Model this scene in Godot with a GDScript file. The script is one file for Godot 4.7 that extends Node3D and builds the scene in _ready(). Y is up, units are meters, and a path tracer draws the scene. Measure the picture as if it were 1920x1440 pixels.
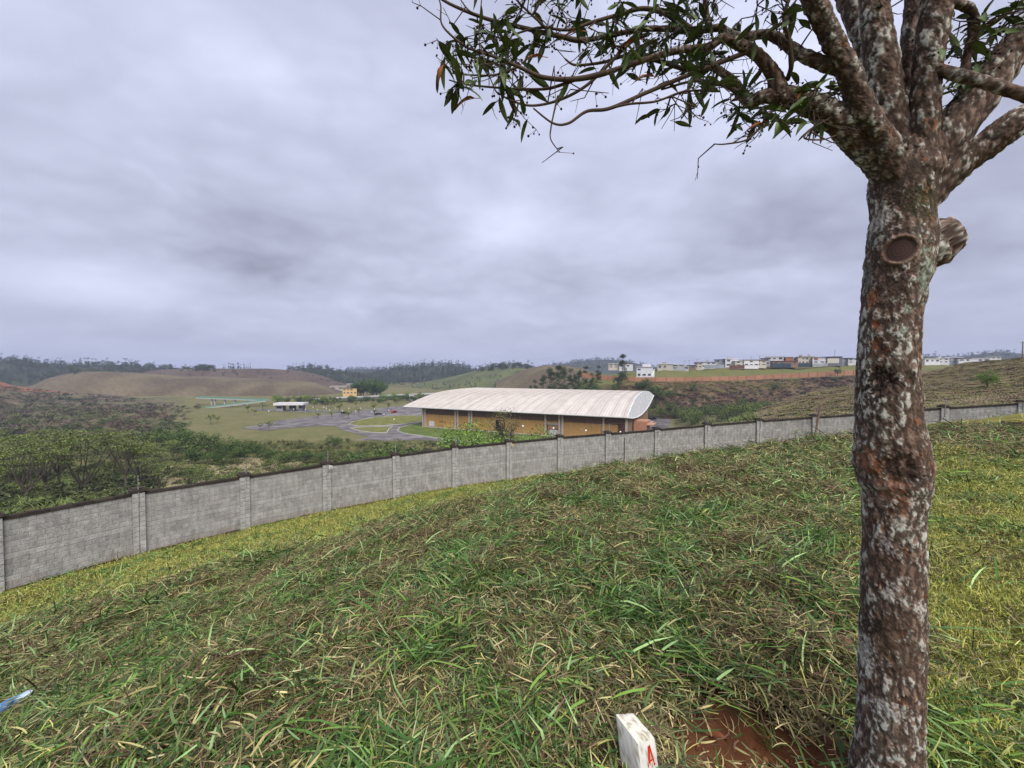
extends Node3D
# A mown hillside behind a concrete block wall, a hall with an arched roof in the valley, houses on the far plateau, under an overcast sky.

const F := 770.0                      # focal length in photograph pixels
var pitch := atan(22.0 / 770.0)
var eye := Vector3(0, 1.5, 0)
var rng := RandomNumberGenerator.new()
var taken := {}
var mats := {}
var noise_a := FastNoiseLite.new()
var noise_b := FastNoiseLite.new()


# ---------------------------------------------------------------- mesh helper
class Shape:
	var v := PackedVector3Array()
	var n := PackedVector3Array()
	var c := PackedColorArray()
	var i := PackedInt32Array()

	func tri(p: Vector3, q: Vector3, r: Vector3, col: Color) -> void:
		var k := v.size()
		var m := (q - p).cross(r - p).normalized()
		v.append_array([p, q, r])
		n.append_array([m, m, m])
		c.append_array([col, col, col])
		i.append_array([k, k + 2, k + 1])

	func quad(p: Vector3, q: Vector3, r: Vector3, s: Vector3, col: Color) -> void:
		var k := v.size()
		var m := (r - p).cross(s - q).normalized()
		v.append_array([p, q, r, s])
		n.append_array([m, m, m, m])
		c.append_array([col, col, col, col])
		i.append_array([k, k + 2, k + 1, k, k + 3, k + 2])

	func hexa(a: Array, col: Color) -> void:   # bottom ring of four, then top ring of four, counter-clockwise from above
		quad(a[3], a[2], a[1], a[0], col)
		quad(a[4], a[5], a[6], a[7], col)
		for k in 4:
			var j := (k + 1) % 4
			quad(a[k], a[j], a[j + 4], a[k + 4], col)

	func box(t: Transform3D, s: Vector3, col: Color) -> void:   # centred on t
		var h := s * 0.5
		hexa([t * Vector3(-h.x, -h.y, h.z), t * Vector3(h.x, -h.y, h.z), t * Vector3(h.x, -h.y, -h.z), t * Vector3(-h.x, -h.y, -h.z),
			t * Vector3(-h.x, h.y, h.z), t * Vector3(h.x, h.y, h.z), t * Vector3(h.x, h.y, -h.z), t * Vector3(-h.x, h.y, -h.z)], col)

	func tube(pts: Array, rad: Array, sides: int, col: Color, cap := true) -> void:
		var k0 := v.size()
		var last := pts.size() - 1
		var side := Vector3.ZERO
		for a in pts.size():
			var d: Vector3 = (pts[mini(a + 1, last)] - pts[maxi(a - 1, 0)]).normalized()
			if side == Vector3.ZERO:
				side = d.cross(Vector3(0.31, 0.17, 0.93)).normalized()
			side = (side - d * side.dot(d)).normalized()
			var up := d.cross(side)
			for b in sides:
				var w := TAU * b / sides
				var m := side * cos(w) + up * sin(w)
				v.append(pts[a] + m * rad[a])
				n.append(m)
				c.append(col)
		for a in last:
			for b in sides:
				var e := (b + 1) % sides
				var p := k0 + a * sides + b
				var q := k0 + a * sides + e
				i.append_array([p, p + sides, q, q, p + sides, q + sides])
		if cap:
			for a in [0, last]:
				var k := v.size()
				var d2: Vector3 = (pts[last] - pts[last - 1]).normalized() if a else (pts[0] - pts[1]).normalized()
				v.append(pts[a])
				n.append(d2)
				c.append(col)
				for b in sides:
					v.append(v[k0 + a * sides + b])
					n.append(d2)
					c.append(col)
				for b in sides:
					if a:
						i.append_array([k, k + 1 + (b + 1) % sides, k + 1 + b])
					else:
						i.append_array([k, k + 1 + b, k + 1 + (b + 1) % sides])

	func sheet(rows: int, cols: int, wrap: bool) -> void:   # indices and smooth normals for the last rows*cols points
		var k0 := v.size() - rows * cols
		var end := cols if wrap else cols - 1
		for a in rows:
			for b in cols:
				var l := k0 + a * cols + ((b + cols - 1) % cols if wrap else maxi(b - 1, 0))
				var r := k0 + a * cols + ((b + 1) % cols if wrap else mini(b + 1, cols - 1))
				var d := k0 + maxi(a - 1, 0) * cols + b
				var u := k0 + mini(a + 1, rows - 1) * cols + b
				n.append((v[r] - v[l]).cross(v[u] - v[d]).normalized())
		for a in rows - 1:
			for b in end:
				var e := (b + 1) % cols
				var p := k0 + a * cols + b
				var q := k0 + a * cols + e
				i.append_array([p, p + cols, q, q, p + cols, q + cols])

	func blade(p: Vector3, d: Vector3, length: float, width: float, bend: Vector3, roll: float, col: Color, segs := 3) -> void:
		var k := v.size()
		var side := d.cross(Vector3.UP)
		if side.length() < 0.05:
			side = Vector3(1, 0, 0)
		side = side.normalized().rotated(d, roll)
		for s in segs + 1:
			var t := float(s) / segs
			var w := width * 0.5 * (0.75 + 0.5 * t) * (1.0 - t * t * t) + 0.0002
			var m := side.cross(d).normalized()
			v.append_array([p - side * w, p + side * w])
			n.append_array([m, m])
			c.append_array([col, col])
			if s < segs:
				i.append_array([k + 2 * s, k + 2 * s + 2, k + 2 * s + 1, k + 2 * s + 1, k + 2 * s + 2, k + 2 * s + 3])
			p += d * (length / segs)
			d = (d + bend / segs).normalized()

	func mesh(m: Material) -> ArrayMesh:
		var a := []
		a.resize(Mesh.ARRAY_MAX)
		a[Mesh.ARRAY_VERTEX] = v
		a[Mesh.ARRAY_NORMAL] = n
		a[Mesh.ARRAY_COLOR] = c
		a[Mesh.ARRAY_INDEX] = i
		var out := ArrayMesh.new()
		out.add_surface_from_arrays(Mesh.PRIMITIVE_TRIANGLES, a)
		out.surface_set_material(0, m)
		return out


# ---------------------------------------------------------------- small helpers
func lin(r: float, g: float, b: float) -> Color:   # base colours are given as linear values
	return Color(r, g, b).linear_to_srgb()


func vary(col: Color, by: float) -> Color:
	var k := 1.0 + rng.randf_range(-by, by)
	return Color(clampf(col.r * k, 0, 1), clampf(col.g * k, 0, 1), clampf(col.b * k * (1.0 + rng.randf_range(-by, by) * 0.3), 0, 1))


func pick(a: Array):
	return a[rng.randi() % a.size()]


func ray(px: float, py: float) -> Vector3:
	var d := Vector3((px - 960.0) / F, -(py - 720.0) / F, -1).rotated(Vector3.RIGHT, -pitch)
	return d / -d.z


func at(px: float, py: float, depth: float) -> Vector3:
	return eye + ray(px, py) * depth


func on_plane(px: float, py: float, y: float) -> Vector3:
	var d := ray(px, py)
	return eye + d * ((y - eye.y) / d.y)


func numbered(called: String) -> String:
	var k: int = taken.get(called, 0)
	taken[called] = k + 1
	return called if k == 0 else "%s_%03d" % [called, k]


func thing(called: String, label: String, category: String, pos := Vector3.ZERO, turn := 0.0, group := "") -> Node3D:
	var o := Node3D.new()
	o.name = numbered(called)
	add_child(o)
	o.position = pos
	o.rotation.y = turn
	tag(o, label, category, group)
	return o


func tag(o: Node, label: String, category: String, group := "") -> void:
	o.set_meta("label", label)
	o.set_meta("category", category)
	if group:
		o.set_meta("group", group)


func part(parent: Node, called: String, m: Mesh, pos := Vector3.ZERO) -> MeshInstance3D:
	var o := MeshInstance3D.new()
	o.name = called
	o.mesh = m
	o.position = pos
	parent.add_child(o, true)
	return o


func structure(called: String, m: Mesh) -> MeshInstance3D:
	var o := part(self, numbered(called), m)
	o.set_meta("kind", "structure")
	return o


func copy(o: Node3D, pos: Vector3, turn: float, size := 1.0) -> Node3D:
	var r: Node3D = o.duplicate()
	r.name = numbered(String(o.name).rstrip("0123456789").trim_suffix("_"))
	add_child(r)
	r.position = pos
	r.rotation.y = turn
	r.scale = Vector3.ONE * size
	return r


func many(parent: Node, called: String, m: Mesh, where: Array, tints: Array = []) -> MultiMeshInstance3D:
	var mm := MultiMesh.new()
	mm.transform_format = MultiMesh.TRANSFORM_3D
	mm.use_colors = tints.size() > 0
	mm.mesh = m
	mm.instance_count = where.size()
	for k in where.size():
		mm.set_instance_transform(k, where[k])
		if tints.size():
			mm.set_instance_color(k, tints[k])
	var o := MultiMeshInstance3D.new()
	o.name = called
	o.multimesh = mm
	parent.add_child(o, true)
	o.set_meta("kind", "stuff")
	return o


func stuff(called: String, label: String, category: String) -> Node3D:
	var o := Node3D.new()
	o.name = numbered(called)
	add_child(o)
	tag(o, label, category)
	o.set_meta("kind", "stuff")
	return o


func grain(lo: float, hi: float, frequency: float, octaves: int, seed_: int, size := 512, warm := 0.0) -> NoiseTexture2D:
	var f := FastNoiseLite.new()
	f.noise_type = FastNoiseLite.TYPE_SIMPLEX_SMOOTH
	f.seed = seed_
	f.frequency = frequency
	f.fractal_octaves = octaves
	var t := NoiseTexture2D.new()
	t.width = size
	t.height = size
	t.seamless = true
	t.noise = f
	var g := Gradient.new()
	g.set_color(0, Color(lo, lo * (1.0 - warm * 0.5), lo * (1.0 - warm)))
	g.set_color(1, Color(hi, hi, hi))
	t.color_ramp = g
	return t


func material(called: String, rough: float, tex: Texture2D = null, per_metre := 1.0, bump: Texture2D = null, bump_by := 0.5) -> StandardMaterial3D:
	var m := StandardMaterial3D.new()
	m.resource_name = called
	m.vertex_color_use_as_albedo = true
	m.vertex_color_is_srgb = true
	m.roughness = rough
	m.metallic_specular = 0.3
	m.cull_mode = BaseMaterial3D.CULL_DISABLED
	if tex:
		m.albedo_texture = tex
		m.uv1_triplanar = true
		m.uv1_world_triplanar = true
		m.uv1_scale = Vector3.ONE * per_metre
	if bump:
		m.normal_enabled = true
		m.normal_texture = bump
		m.normal_scale = bump_by
	mats[called] = m
	return m


func leafy(called: String, rough: float, through: float) -> StandardMaterial3D:
	var m := material(called, rough)
	m.backlight_enabled = true
	m.backlight = Color(through, through, through * 0.6)
	return m


func smooth(a: float, b: float, x: float) -> float:
	return smoothstep(a, b, x)


# ---------------------------------------------------------------- the lie of the land
const PILLAR_X := [258.0, 457.0, 611.0, 741.0, 852.0, 953.0, 1049.0, 1139.0, 1231.0, 1325.0, 1422.0, 1527.0, 1644.0, 1769.0, 1915.0]
const PILLAR_Z := [16.65, 19.5, 21.9, 24.0, 25.8, 27.3, 28.6, 29.4, 30.0, 30.2, 30.07, 29.58, 28.8, 27.8, 26.5]
const PILLAR_Y := [925.0, 895.0, 872.0, 855.0, 840.0, 830.0, 821.0, 814.0, 806.5, 798.0, 790.0, 783.0, 775.0, 766.0, 757.0]
const WALL_H := 2.6
const FLOOR_Y := -24.5                # the flat valley floor
var pillars: Array[Vector3] = []      # foot of each pillar of the block wall
var wall_r := PackedFloat32Array()    # how far the wall stands, each quarter degree from -110 to 110
var near_az := []
var near_h := []
var far_az := []
var far_h := []
const FAR_Z := [45.0, 60.0, 85.0, 100.0, 120.0, 160.0, 200.0, 240.0, 290.0, 340.0, 450.0, 700.0, 1200.0, 3500.0]


func plan_land() -> void:
	var extra_left := [Vector2(-21.9, 0.2), Vector2(-21.5, 3.2), Vector2(-20.6, 6.8), Vector2(-19.2, 10.3), Vector2(-17.4, 13.6)]
	var y_left := at(PILLAR_X[0], PILLAR_Y[0], PILLAR_Z[0]).y - WALL_H
	for p: Vector2 in extra_left:
		pillars.append(Vector3(p.x, y_left, -p.y))
	for k in PILLAR_X.size():
		var p := at(PILLAR_X[k], PILLAR_Y[k], PILLAR_Z[k])
		pillars.append(p - Vector3(0, WALL_H, 0))
	for p: Vector2 in [Vector2(35.6, 24.5), Vector2(38.6, 22.2), Vector2(41.3, 19.6), Vector2(43.6, 16.6)]:
		pillars.append(Vector3(p.x, pillars[-1].y + 0.33, -p.y))
	wall_r.resize(881)
	for q in 881:
		var w := deg_to_rad(-110.0 + q * 0.25)
		var d := Vector2(sin(w), cos(w))
		wall_r[q] = 60.0
		for k in pillars.size() - 1:
			var hit = Geometry2D.segment_intersects_segment(Vector2.ZERO, d * 80.0, Vector2(pillars[k].x, -pillars[k].z), Vector2(pillars[k + 1].x, -pillars[k + 1].z))
			if hit != null:
				wall_r[q] = hit.length()
	var inner := [
		[-25.0, [[2.0, 1445], [5.0, 1300], [9.0, 1205]], 4], [258.0, [[1.6, 1450], [4.0, 1255], [8.0, 1130], [12.0, 1090]], 5],
		[457.0, [[1.6, 1440], [4.0, 1175], [8.0, 1075], [14.0, 1036]], 6], [611.0, [[1.6, 1430], [4.0, 1120], [8.0, 1028], [11.0, 1034], [15.0, 1008]], 7],
		[741.0, [[1.6, 1425], [4.0, 1080], [8.0, 985], [11.0, 1005], [16.0, 980]], 8], [852.0, [[1.6, 1420], [4.0, 1050], [8.0, 955], [11.0, 975], [19.0, 944]], 9],
		[953.0, [[1.6, 1420], [4.0, 1035], [8.5, 930], [12.0, 955], [21.0, 925]], 10], [1049.0, [[1.6, 1415], [4.0, 1025], [9.0, 905], [13.0, 930], [22.0, 912]], 11],
		[1139.0, [[1.6, 1415], [4.0, 1018], [9.5, 884], [14.0, 910], [22.0, 900]], 12], [1325.0, [[1.6, 1415], [4.0, 1008], [10.0, 858], [15.0, 880], [22.0, 878]], 14],
		[1527.0, [[1.6, 1415], [4.0, 1000], [11.0, 832], [16.0, 850], [22.0, 850]], 16], [1769.0, [[1.6, 1410], [4.0, 985], [13.0, 792], [18.0, 808], [22.0, 812]], 18],
		[1915.0, [[1.6, 1410], [4.0, 975], [13.5, 777], [18.0, 790], [22.0, 795]], 19]]
	var raw := []
	raw.append([-PI, [[0.0, 0.0], [10.0, 0.3], [40.0, 1.0]]])
	raw.append([deg_to_rad(-105), [[0.0, 0.0], [3.0, -0.5], [8.0, -2.4], [20.0, -6.0], [40.0, -6.6]]])
	for col in inner:
		var k: float = (col[0] - 960.0) / F
		var s := sqrt(1.0 + k * k)
		var pts := [[0.0, 0.0]]
		for q in col[1]:
			pts.append([q[0] * s, at(col[0], q[1], q[0]).y])
		var foot: Vector3 = pillars[col[2]]
		pts.append([Vector2(foot.x, foot.z).length(), foot.y])
		pts.append([45.0, foot.y - 0.5])
		raw.append([atan(k), pts])
	raw.append([deg_to_rad(95), [[0.0, 0.0], [10.0, 0.15], [40.0, 0.6]]])
	raw.append([PI, [[0.0, 0.0], [10.0, 0.3], [40.0, 1.0]]])
	for col in raw:
		near_az.append(col[0])
		near_h.append(resample(col[1]))
	var outer := {
		-300: [14, 19, 22.5, 23.5, 24.5, 25, 25, 24.5, 24, 23, 20, 12, 5, 0], 0: [14.5, 18.8, 22, 23.3, 24.5, 25.6, 26, 26, 26, 25.5, 24, 22, 18, 10],
		200: [14.5, 18.8, 22, 23.5, 24.8, 26, 26, 26, 26, 26, 26, 24, 18, 10], 400: [14.5, 19, 22.5, 24, 25, 26, 26, 26, 26, 26, 26, 25, 18, 10],
		600: [14, 18.5, 22, 23.5, 25, 26, 26, 26, 26, 26, 26, 26, 20, 10], 960: [12.5, 17, 21.3, 23, 24.7, 26, 26, 26, 26, 26, 26, 26, 20, 10],
		1050: [12, 16.3, 20.7, 22.7, 24.6, 26, 26, 26, 26, 21, 18, 18, 16, 10], 1110: [11.8, 15.8, 20.2, 22.2, 24.4, 26, 26, 26, 14, 8, 7, 10, 12, 10],
		1180: [11.3, 15, 19.5, 21.8, 24.2, 26, 26, 26, 8, 1, 0, 3, 8, 10], 1230: [10.5, 13.8, 18.3, 20.8, 23.4, 26, 26, 26, 6, -1.8, -2, 0, 6, 10],
		1265: [9.5, 12.3, 16.5, 19, 22, 25.9, 26, 26, 5.7, -2.6, -3, -1, 5, 10],
		1300: [8.5, 10.5, 14, 16, 18.5, 22, 24, 25, 5.4, -3.4, -4, -2, 5, 10], 1400: [7.3, 8, 9.5, 11, 14, 19, 22, 24, 5, -4.2, -5, -3, 5, 10],
		1480: [6.6, 6.4, 6.2, 7, 10, 17, 21, 24, 4, -5, -6, -4, 3, 10], 1530: [5.5, 5, 4.4, 5, 8, 15, 20, 23, 3.2, -5.6, -6, -4, 3, 10],
		1600: [5, 4.4, 3.3, 3, 6, 13, 18, 22, 1.6, -6.2, -6, -4, 3, 10], 1780: [4.0, 4.1, 2.6, 1, -1.5, 0, 6, 12, -1, -5, -6, -4, 3, 10],
		1920: [3.5, 2.5, -0.5, -2, -3.4, -3, 0, 4, 0, -4, -6, -4, 3, 10], 2400: [3, 1, -2, -3, -4, -4, -3, -2, -2, -5, -6, -4, 3, 10]}
	for px in outer:
		far_az.append(atan((px - 960.0) / F))
		var a := PackedFloat32Array()
		for d in outer[px]:
			a.append(eye.y - d)
		far_h.append(a)
	noise_a.seed = 11
	noise_a.frequency = 1.0
	noise_a.fractal_octaves = 3
	noise_b.seed = 5
	noise_b.frequency = 1.0
	noise_b.fractal_octaves = 2


func resample(pts: Array) -> PackedFloat32Array:   # cubic through the points, one value each 0.25 m out to 45 m
	var out := PackedFloat32Array()
	out.resize(181)
	var k := 0
	for q in 181:
		var r := q * 0.25
		while k < pts.size() - 2 and r > pts[k + 1][0]:
			k += 1
		var p0: Array = pts[k]
		var p1: Array = pts[k + 1]
		var w: float = p1[0] - p0[0]
		var m0: float = (p1[1] - p0[1]) / w if k == 0 else (p1[1] - pts[k - 1][1]) / (p1[0] - pts[k - 1][0])
		var m1: float = (p1[1] - p0[1]) / w if k + 2 >= pts.size() else (pts[k + 2][1] - p0[1]) / (pts[k + 2][0] - p0[0])
		var t := clampf((r - p0[0]) / w, 0, 1)
		out[q] = (2 * t * t * t - 3 * t * t + 1) * p0[1] + (t * t * t - 2 * t * t + t) * w * m0 + (-2 * t * t * t + 3 * t * t) * p1[1] + (t * t * t - t * t) * w * m1
	return out


func wall_at(w: float) -> float:
	var q := (rad_to_deg(w) + 110.0) * 4.0
	if q < 0 or q >= 880:
		return 60.0
	return lerpf(wall_r[int(q)], wall_r[int(q) + 1], q - floorf(q))


func near_height(w: float, r: float) -> float:
	var k := 0
	while k < near_az.size() - 2 and w > near_az[k + 1]:
		k += 1
	var t: float = clampf((w - near_az[k]) / (near_az[k + 1] - near_az[k]), 0, 1)
	var q := clampf(r * 4.0, 0, 179.0)
	var j := int(q)
	return lerpf(lerpf(near_h[k][j], near_h[k][j + 1], q - j), lerpf(near_h[k + 1][j], near_h[k + 1][j + 1], q - j), t)


func far_height(w: float, r: float) -> float:
	if absf(w) > 1.45:
		return lerpf(-3.0, 0.0, smooth(40, 200, r)) if w > 0 else lerpf(-8.0, -18.0, smooth(30, 90, r))
	var z := r * cos(clampf(w, -1.15, 1.12))
	var k := 0
	while k < far_az.size() - 2 and w > far_az[k + 1]:
		k += 1
	var t: float = clampf((w - far_az[k]) / (far_az[k + 1] - far_az[k]), 0, 1)
	var j := 0
	while j < FAR_Z.size() - 2 and z > FAR_Z[j + 1]:
		j += 1
	var u: float = clampf((z - FAR_Z[j]) / (FAR_Z[j + 1] - FAR_Z[j]), 0, 1)
	return lerpf(lerpf(far_h[k][j], far_h[k][j + 1], u), lerpf(far_h[k + 1][j], far_h[k + 1][j + 1], u), t)


func ground(x: float, z: float) -> float:
	var w := atan2(x, -z)
	var r := sqrt(x * x + z * z)
	var wr := wall_at(w)
	if r < wr:
		var h := near_height(w, r) - 0.10 * (1.0 - smooth(0.2, 1.0, Vector2((x - spot_hole.x) / 0.42, (z - spot_hole.z) / 0.26).length()))
		var heap := 0.12 * (1.0 - 0.85 * lawn_share(x, z)) if r < 20.0 else 0.03
		return h + (noise_a.get_noise_2d(x * 0.7, z * 0.7) * 0.07 + noise_b.get_noise_2d(x * 2.3, z * 2.3) * heap) * smooth(0.2, 3.0, r) * (1.0 - smooth(wr - 4, wr, r))
	var f := far_height(w, r)
	if r < wr + 25.0:
		return lerpf(near_height(w, minf(wr, 44.0)) - 0.35, f, smooth(wr + 1.0, wr + 25.0, r))
	if f < FLOOR_Y + 0.1:
		return FLOOR_Y
	return f + noise_a.get_noise_2d(x * 0.03, z * 0.03) * 2.2 * smooth(0.1, 3.0, f - FLOOR_Y) * smooth(wr + 25.0, wr + 60.0, r) * (0.45 if r < 130.0 else 1.0)


func land(px: float, depth: float) -> Vector3:      # the ground at that depth along that column
	var x := (px - 960.0) / F * depth
	return Vector3(x, ground(x, -depth), -depth)


func spot(px: float, py: float, above := 0.0) -> Vector3:         # where the ray of a pixel meets the ground, or comes that near above it
	var d := ray(px, py)
	var t := 0.8
	while t < 3000.0:
		var p := eye + d * t
		if p.y <= ground(p.x, p.z) + above:
			var lo := t / 1.02
			var hi := t
			for q in 12:
				var mid := (lo + hi) * 0.5
				var m := eye + d * mid
				if m.y <= ground(m.x, m.z) + above:
					hi = mid
				else:
					lo = mid
			p = eye + d * hi
			return p
		t *= 1.02
	return eye + d * 1500.0


func slope_basis(x: float, z: float, turn: float) -> Basis:
	var e := 0.12
	var nrm := Vector3(ground(x - e, z) - ground(x + e, z), 2 * e, ground(x, z - e) - ground(x, z + e)).normalized()
	var right := Vector3(cos(turn), 0, sin(turn))
	right = (right - nrm * right.dot(nrm)).normalized()
	return Basis(right, nrm, right.cross(nrm))


const CREST := [[-3.2, 16.0], [-0.9, 14.6], [-0.74, 11.0], [-0.57, 9.6], [-0.43, 8.9], [-0.14, 8.2], [0.0, 8.6], [0.25, 9.8], [0.45, 11.4], [0.73, 15.6], [3.2, 20.0]]


func crest_at(w: float) -> float:                  # how far the brow of the bank lies
	var k := 0
	while k < CREST.size() - 2 and w > CREST[k + 1][0]:
		k += 1
	return lerpf(CREST[k][1], CREST[k + 1][1], clampf((w - CREST[k][0]) / (CREST[k + 1][0] - CREST[k][0]), 0, 1))


func lawn_share(x: float, z: float) -> float:       # 1 where the turf is mown short, 0 where cuttings lie
	var w := atan2(x, -z)
	var r := sqrt(x * x + z * z)
	var j := noise_a.get_noise_2d(x * 0.5, z * 0.5)
	var strip := smooth(-0.8, 0.8, r - crest_at(w) - 0.9 + j * 1.6)
	var right := smooth(0.68, 0.77, w + j * 0.09) * (1.0 - smooth(9.5, 12.0, r + j * 2.0))
	return maxf(strip, right)


func ground_colour(x: float, z: float, h: float) -> Color:
	var w := atan2(x, -z)
	var r := sqrt(x * x + z * z)
	var a := noise_a.get_noise_2d(x * 0.9, z * 0.9)
	var b := noise_b.get_noise_2d(x * 4.0, z * 4.0)
	if r < wall_at(w) + 0.3:
		var thatch := lin(0.03, 0.024, 0.015).lerp(lin(0.085, 0.066, 0.036), clampf(0.5 + a * 0.9 + b * 0.4, 0, 1))
		var turf := lin(0.17, 0.165, 0.045).lerp(lin(0.27, 0.26, 0.06), clampf(0.5 + a + b * 0.3, 0, 1))
		var col := thatch.lerp(turf, lawn_share(x, z))
		var hole := spot_hole
		var q := Vector2((x - hole.x) / 0.5, (z - hole.z) / 0.3).length() + b * 0.35 + a * 0.1
		return col.lerp(lin(0.095, 0.042, 0.023).lerp(lin(0.165, 0.075, 0.038), clampf(0.5 + b, 0, 1)), 1.0 - smooth(0.75, 1.0, q))
	var px := 960.0 + F * tan(clampf(w, -1.2, 1.2))
	var zf := r * cos(w)
	var c1 := noise_a.get_noise_2d(x * 0.06, z * 0.06)
	var c2 := noise_b.get_noise_2d(x * 0.35, z * 0.35)
	var grass := lin(0.085, 0.10, 0.035).lerp(lin(0.17, 0.165, 0.065), clampf(0.5 + c1 + c2 * 0.5, 0, 1))
	if h <= FLOOR_Y + 0.05:
		grass = lin(0.15, 0.165, 0.065).lerp(lin(0.20, 0.19, 0.095), clampf(0.5 + c1 * 1.1 + c2 * 0.5, 0, 1))
	if px > 1420 and zf < 175:
		grass = lin(0.115, 0.098, 0.05).lerp(lin(0.19, 0.17, 0.085), clampf(0.5 + c1 + c2 * 0.6, 0, 1))
	if px > 1060 and zf >= 175:
		var bank := lin(0.105, 0.07, 0.052).lerp(lin(0.16, 0.125, 0.075), clampf(0.5 + c1 + c2 * 0.7, 0, 1))
		var field := lin(0.135, 0.155, 0.05).lerp(lin(0.175, 0.175, 0.065), clampf(0.5 + c1 + c2 * 0.4, 0, 1))
		grass = grass.lerp(bank, smooth(215, 240, zf + c1 * 20)).lerp(field, smooth(289, 292, zf))
	if px < 560 and zf < 140:
		var reed := lin(0.24, 0.205, 0.115).lerp(lin(0.30, 0.27, 0.16), clampf(0.5 + c2, 0, 1))
		grass = grass.lerp(reed, smooth(300, 340, px) * (1.0 - smooth(520, 560, px)) * smooth(66, 76, zf + c1 * 8) * (1.0 - smooth(104, 116, zf)))
	px += c1 * 60.0
	if px < 350 and zf > 165 and zf < 420:
		grass = grass.lerp(lin(0.115, 0.098, 0.065).lerp(lin(0.165, 0.16, 0.085), clampf(0.5 + c1 + c2, 0, 1)), 1.0 - smooth(290, 350, px))
	return grass


var spot_hole := Vector3(0.98, -1.5, -1.57)


func build_ground() -> void:
	var s := Shape.new()
	var az := []
	for k in 30:
		az.append(lerpf(-PI, -1.25, k / 30.0))
	for k in 441:
		az.append(lerpf(-1.25, 1.25, k / 440.0))
	for k in range(1, 31):
		az.append(lerpf(1.25, PI, k / 30.0))
	var radii := [0.0]
	var r := 0.35
	while r < 3600.0:
		radii.append(r)
		r *= 1.021 if r < 20.0 else 1.03
	for rr: float in radii:
		for w: float in az:
			var x := sin(w) * rr
			var z := -cos(w) * rr
			var h := ground(x, z)
			s.v.append(Vector3(x, h, z))
			s.c.append(ground_colour(x, z, h))
	s.sheet(radii.size(), az.size(), false)
	structure("ground", s.mesh(mats.soil))


# ---------------------------------------------------------------- sky
func sky_picture() -> Image:
	var w := 1536
	var h := 768
	var f := FastNoiseLite.new()
	f.seed = 21
	f.frequency = 1.0
	f.fractal_octaves = 5
	f.fractal_gain = 0.5
	var g := FastNoiseLite.new()
	g.seed = 77
	g.frequency = 1.0
	g.fractal_octaves = 3
	# cloud gaps and thick banks: photograph column, row, half-widths in pixels, strength
	var banks := []
	for b in [[960, 425, 120, 60, 0.26], [1240, 585, 120, 34, 0.32], [150, 540, 130, 34, 0.34], [1200, 400, 100, 90, 0.16], [60, 60, 170, 120, 0.10], [1420, 60, 380, 160, 0.16],
			[620, 450, 360, 70, -0.05], [1340, 500, 160, 55, -0.06], [280, 380, 300, 90, -0.06], [820, 470, 140, 40, -0.03], [900, 600, 350, 25, -0.05], [1500, 390, 100, 60, -0.06], [480, 570, 150, 30, 0.06], [760, 565, 200, 18, 0.05]]:
		var d := ray(b[0], b[1])
		banks.append([atan2(d.x, -d.z), atan2(d.y, Vector2(d.x, d.z).length()), b[2] / 900.0, b[3] / 900.0, b[4]])
	var bytes := PackedFloat32Array()
	bytes.resize(w * h * 3)
	for y in h:
		var el := PI * (0.5 - (y + 0.5) / h)
		var e := maxf(el, 0.004)
		var up := sin(e)
		var over := 1.0 / (up + 0.22)
		var base := Vector3(0.505, 0.535, 0.69).lerp(Vector3(0.57, 0.60, 0.785), smooth(0.05, 0.75, e)).lerp(Vector3(0.72, 0.73, 0.88), smooth(0.7, 1.5, e))
		var soft := lerpf(0.35, 1.0, smooth(0.0, 0.25, e))
		for x in w:
			var u := TAU * (x + 0.5) / w
			if el < -0.02:
				var k0 := (y * w + x) * 3
				bytes[k0] = 0.25
				bytes[k0 + 1] = 0.25
				bytes[k0 + 2] = 0.25
				continue
			var dx := sin(u) * cos(e)
			var dz := -cos(u) * cos(e)
			var cx := dx * over
			var cz := dz * over
			var warp := g.get_noise_2d(cx * 0.8 + 9.0, cz * 0.8)
			var m := f.get_noise_3d(cx * 0.9 + warp * 0.3, cz * 1.05 - warp * 0.3, 3.0 + up * 1.2)
			m = (m + absf(m) * m * 0.8) * 0.29 + g.get_noise_3d(cx * 0.5, cz * 0.6, 8.0) * 0.17
			m += (absf(f.get_noise_3d(cx * 3.1 + 20.0, cz * 3.4, 1.0 + up * 4.0)) - 0.16) * 0.19
			m *= soft
			var az := u if u < PI else u - TAU
			for b in banks:
				var p: float = (az - b[0]) / b[2]
				var q: float = (el - b[1]) / b[3]
				var dd := p * p + q * q + m * 1.2
				if dd < 6.0:
					m += b[4] * exp(-maxf(dd, 0.0)) * 1.2
			var k := (y * w + x) * 3
			var v := base * (1.0 + m)
			bytes[k] = v.x
			bytes[k + 1] = v.y * lerpf(1.0, 0.995, clampf(m * 3.0, 0, 1))
			bytes[k + 2] = v.z * (1.0 - clampf(m, -0.2, 0.3) * 0.08)
	return Image.create_from_data(w, h, false, Image.FORMAT_RGBF, bytes.to_byte_array())


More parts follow.
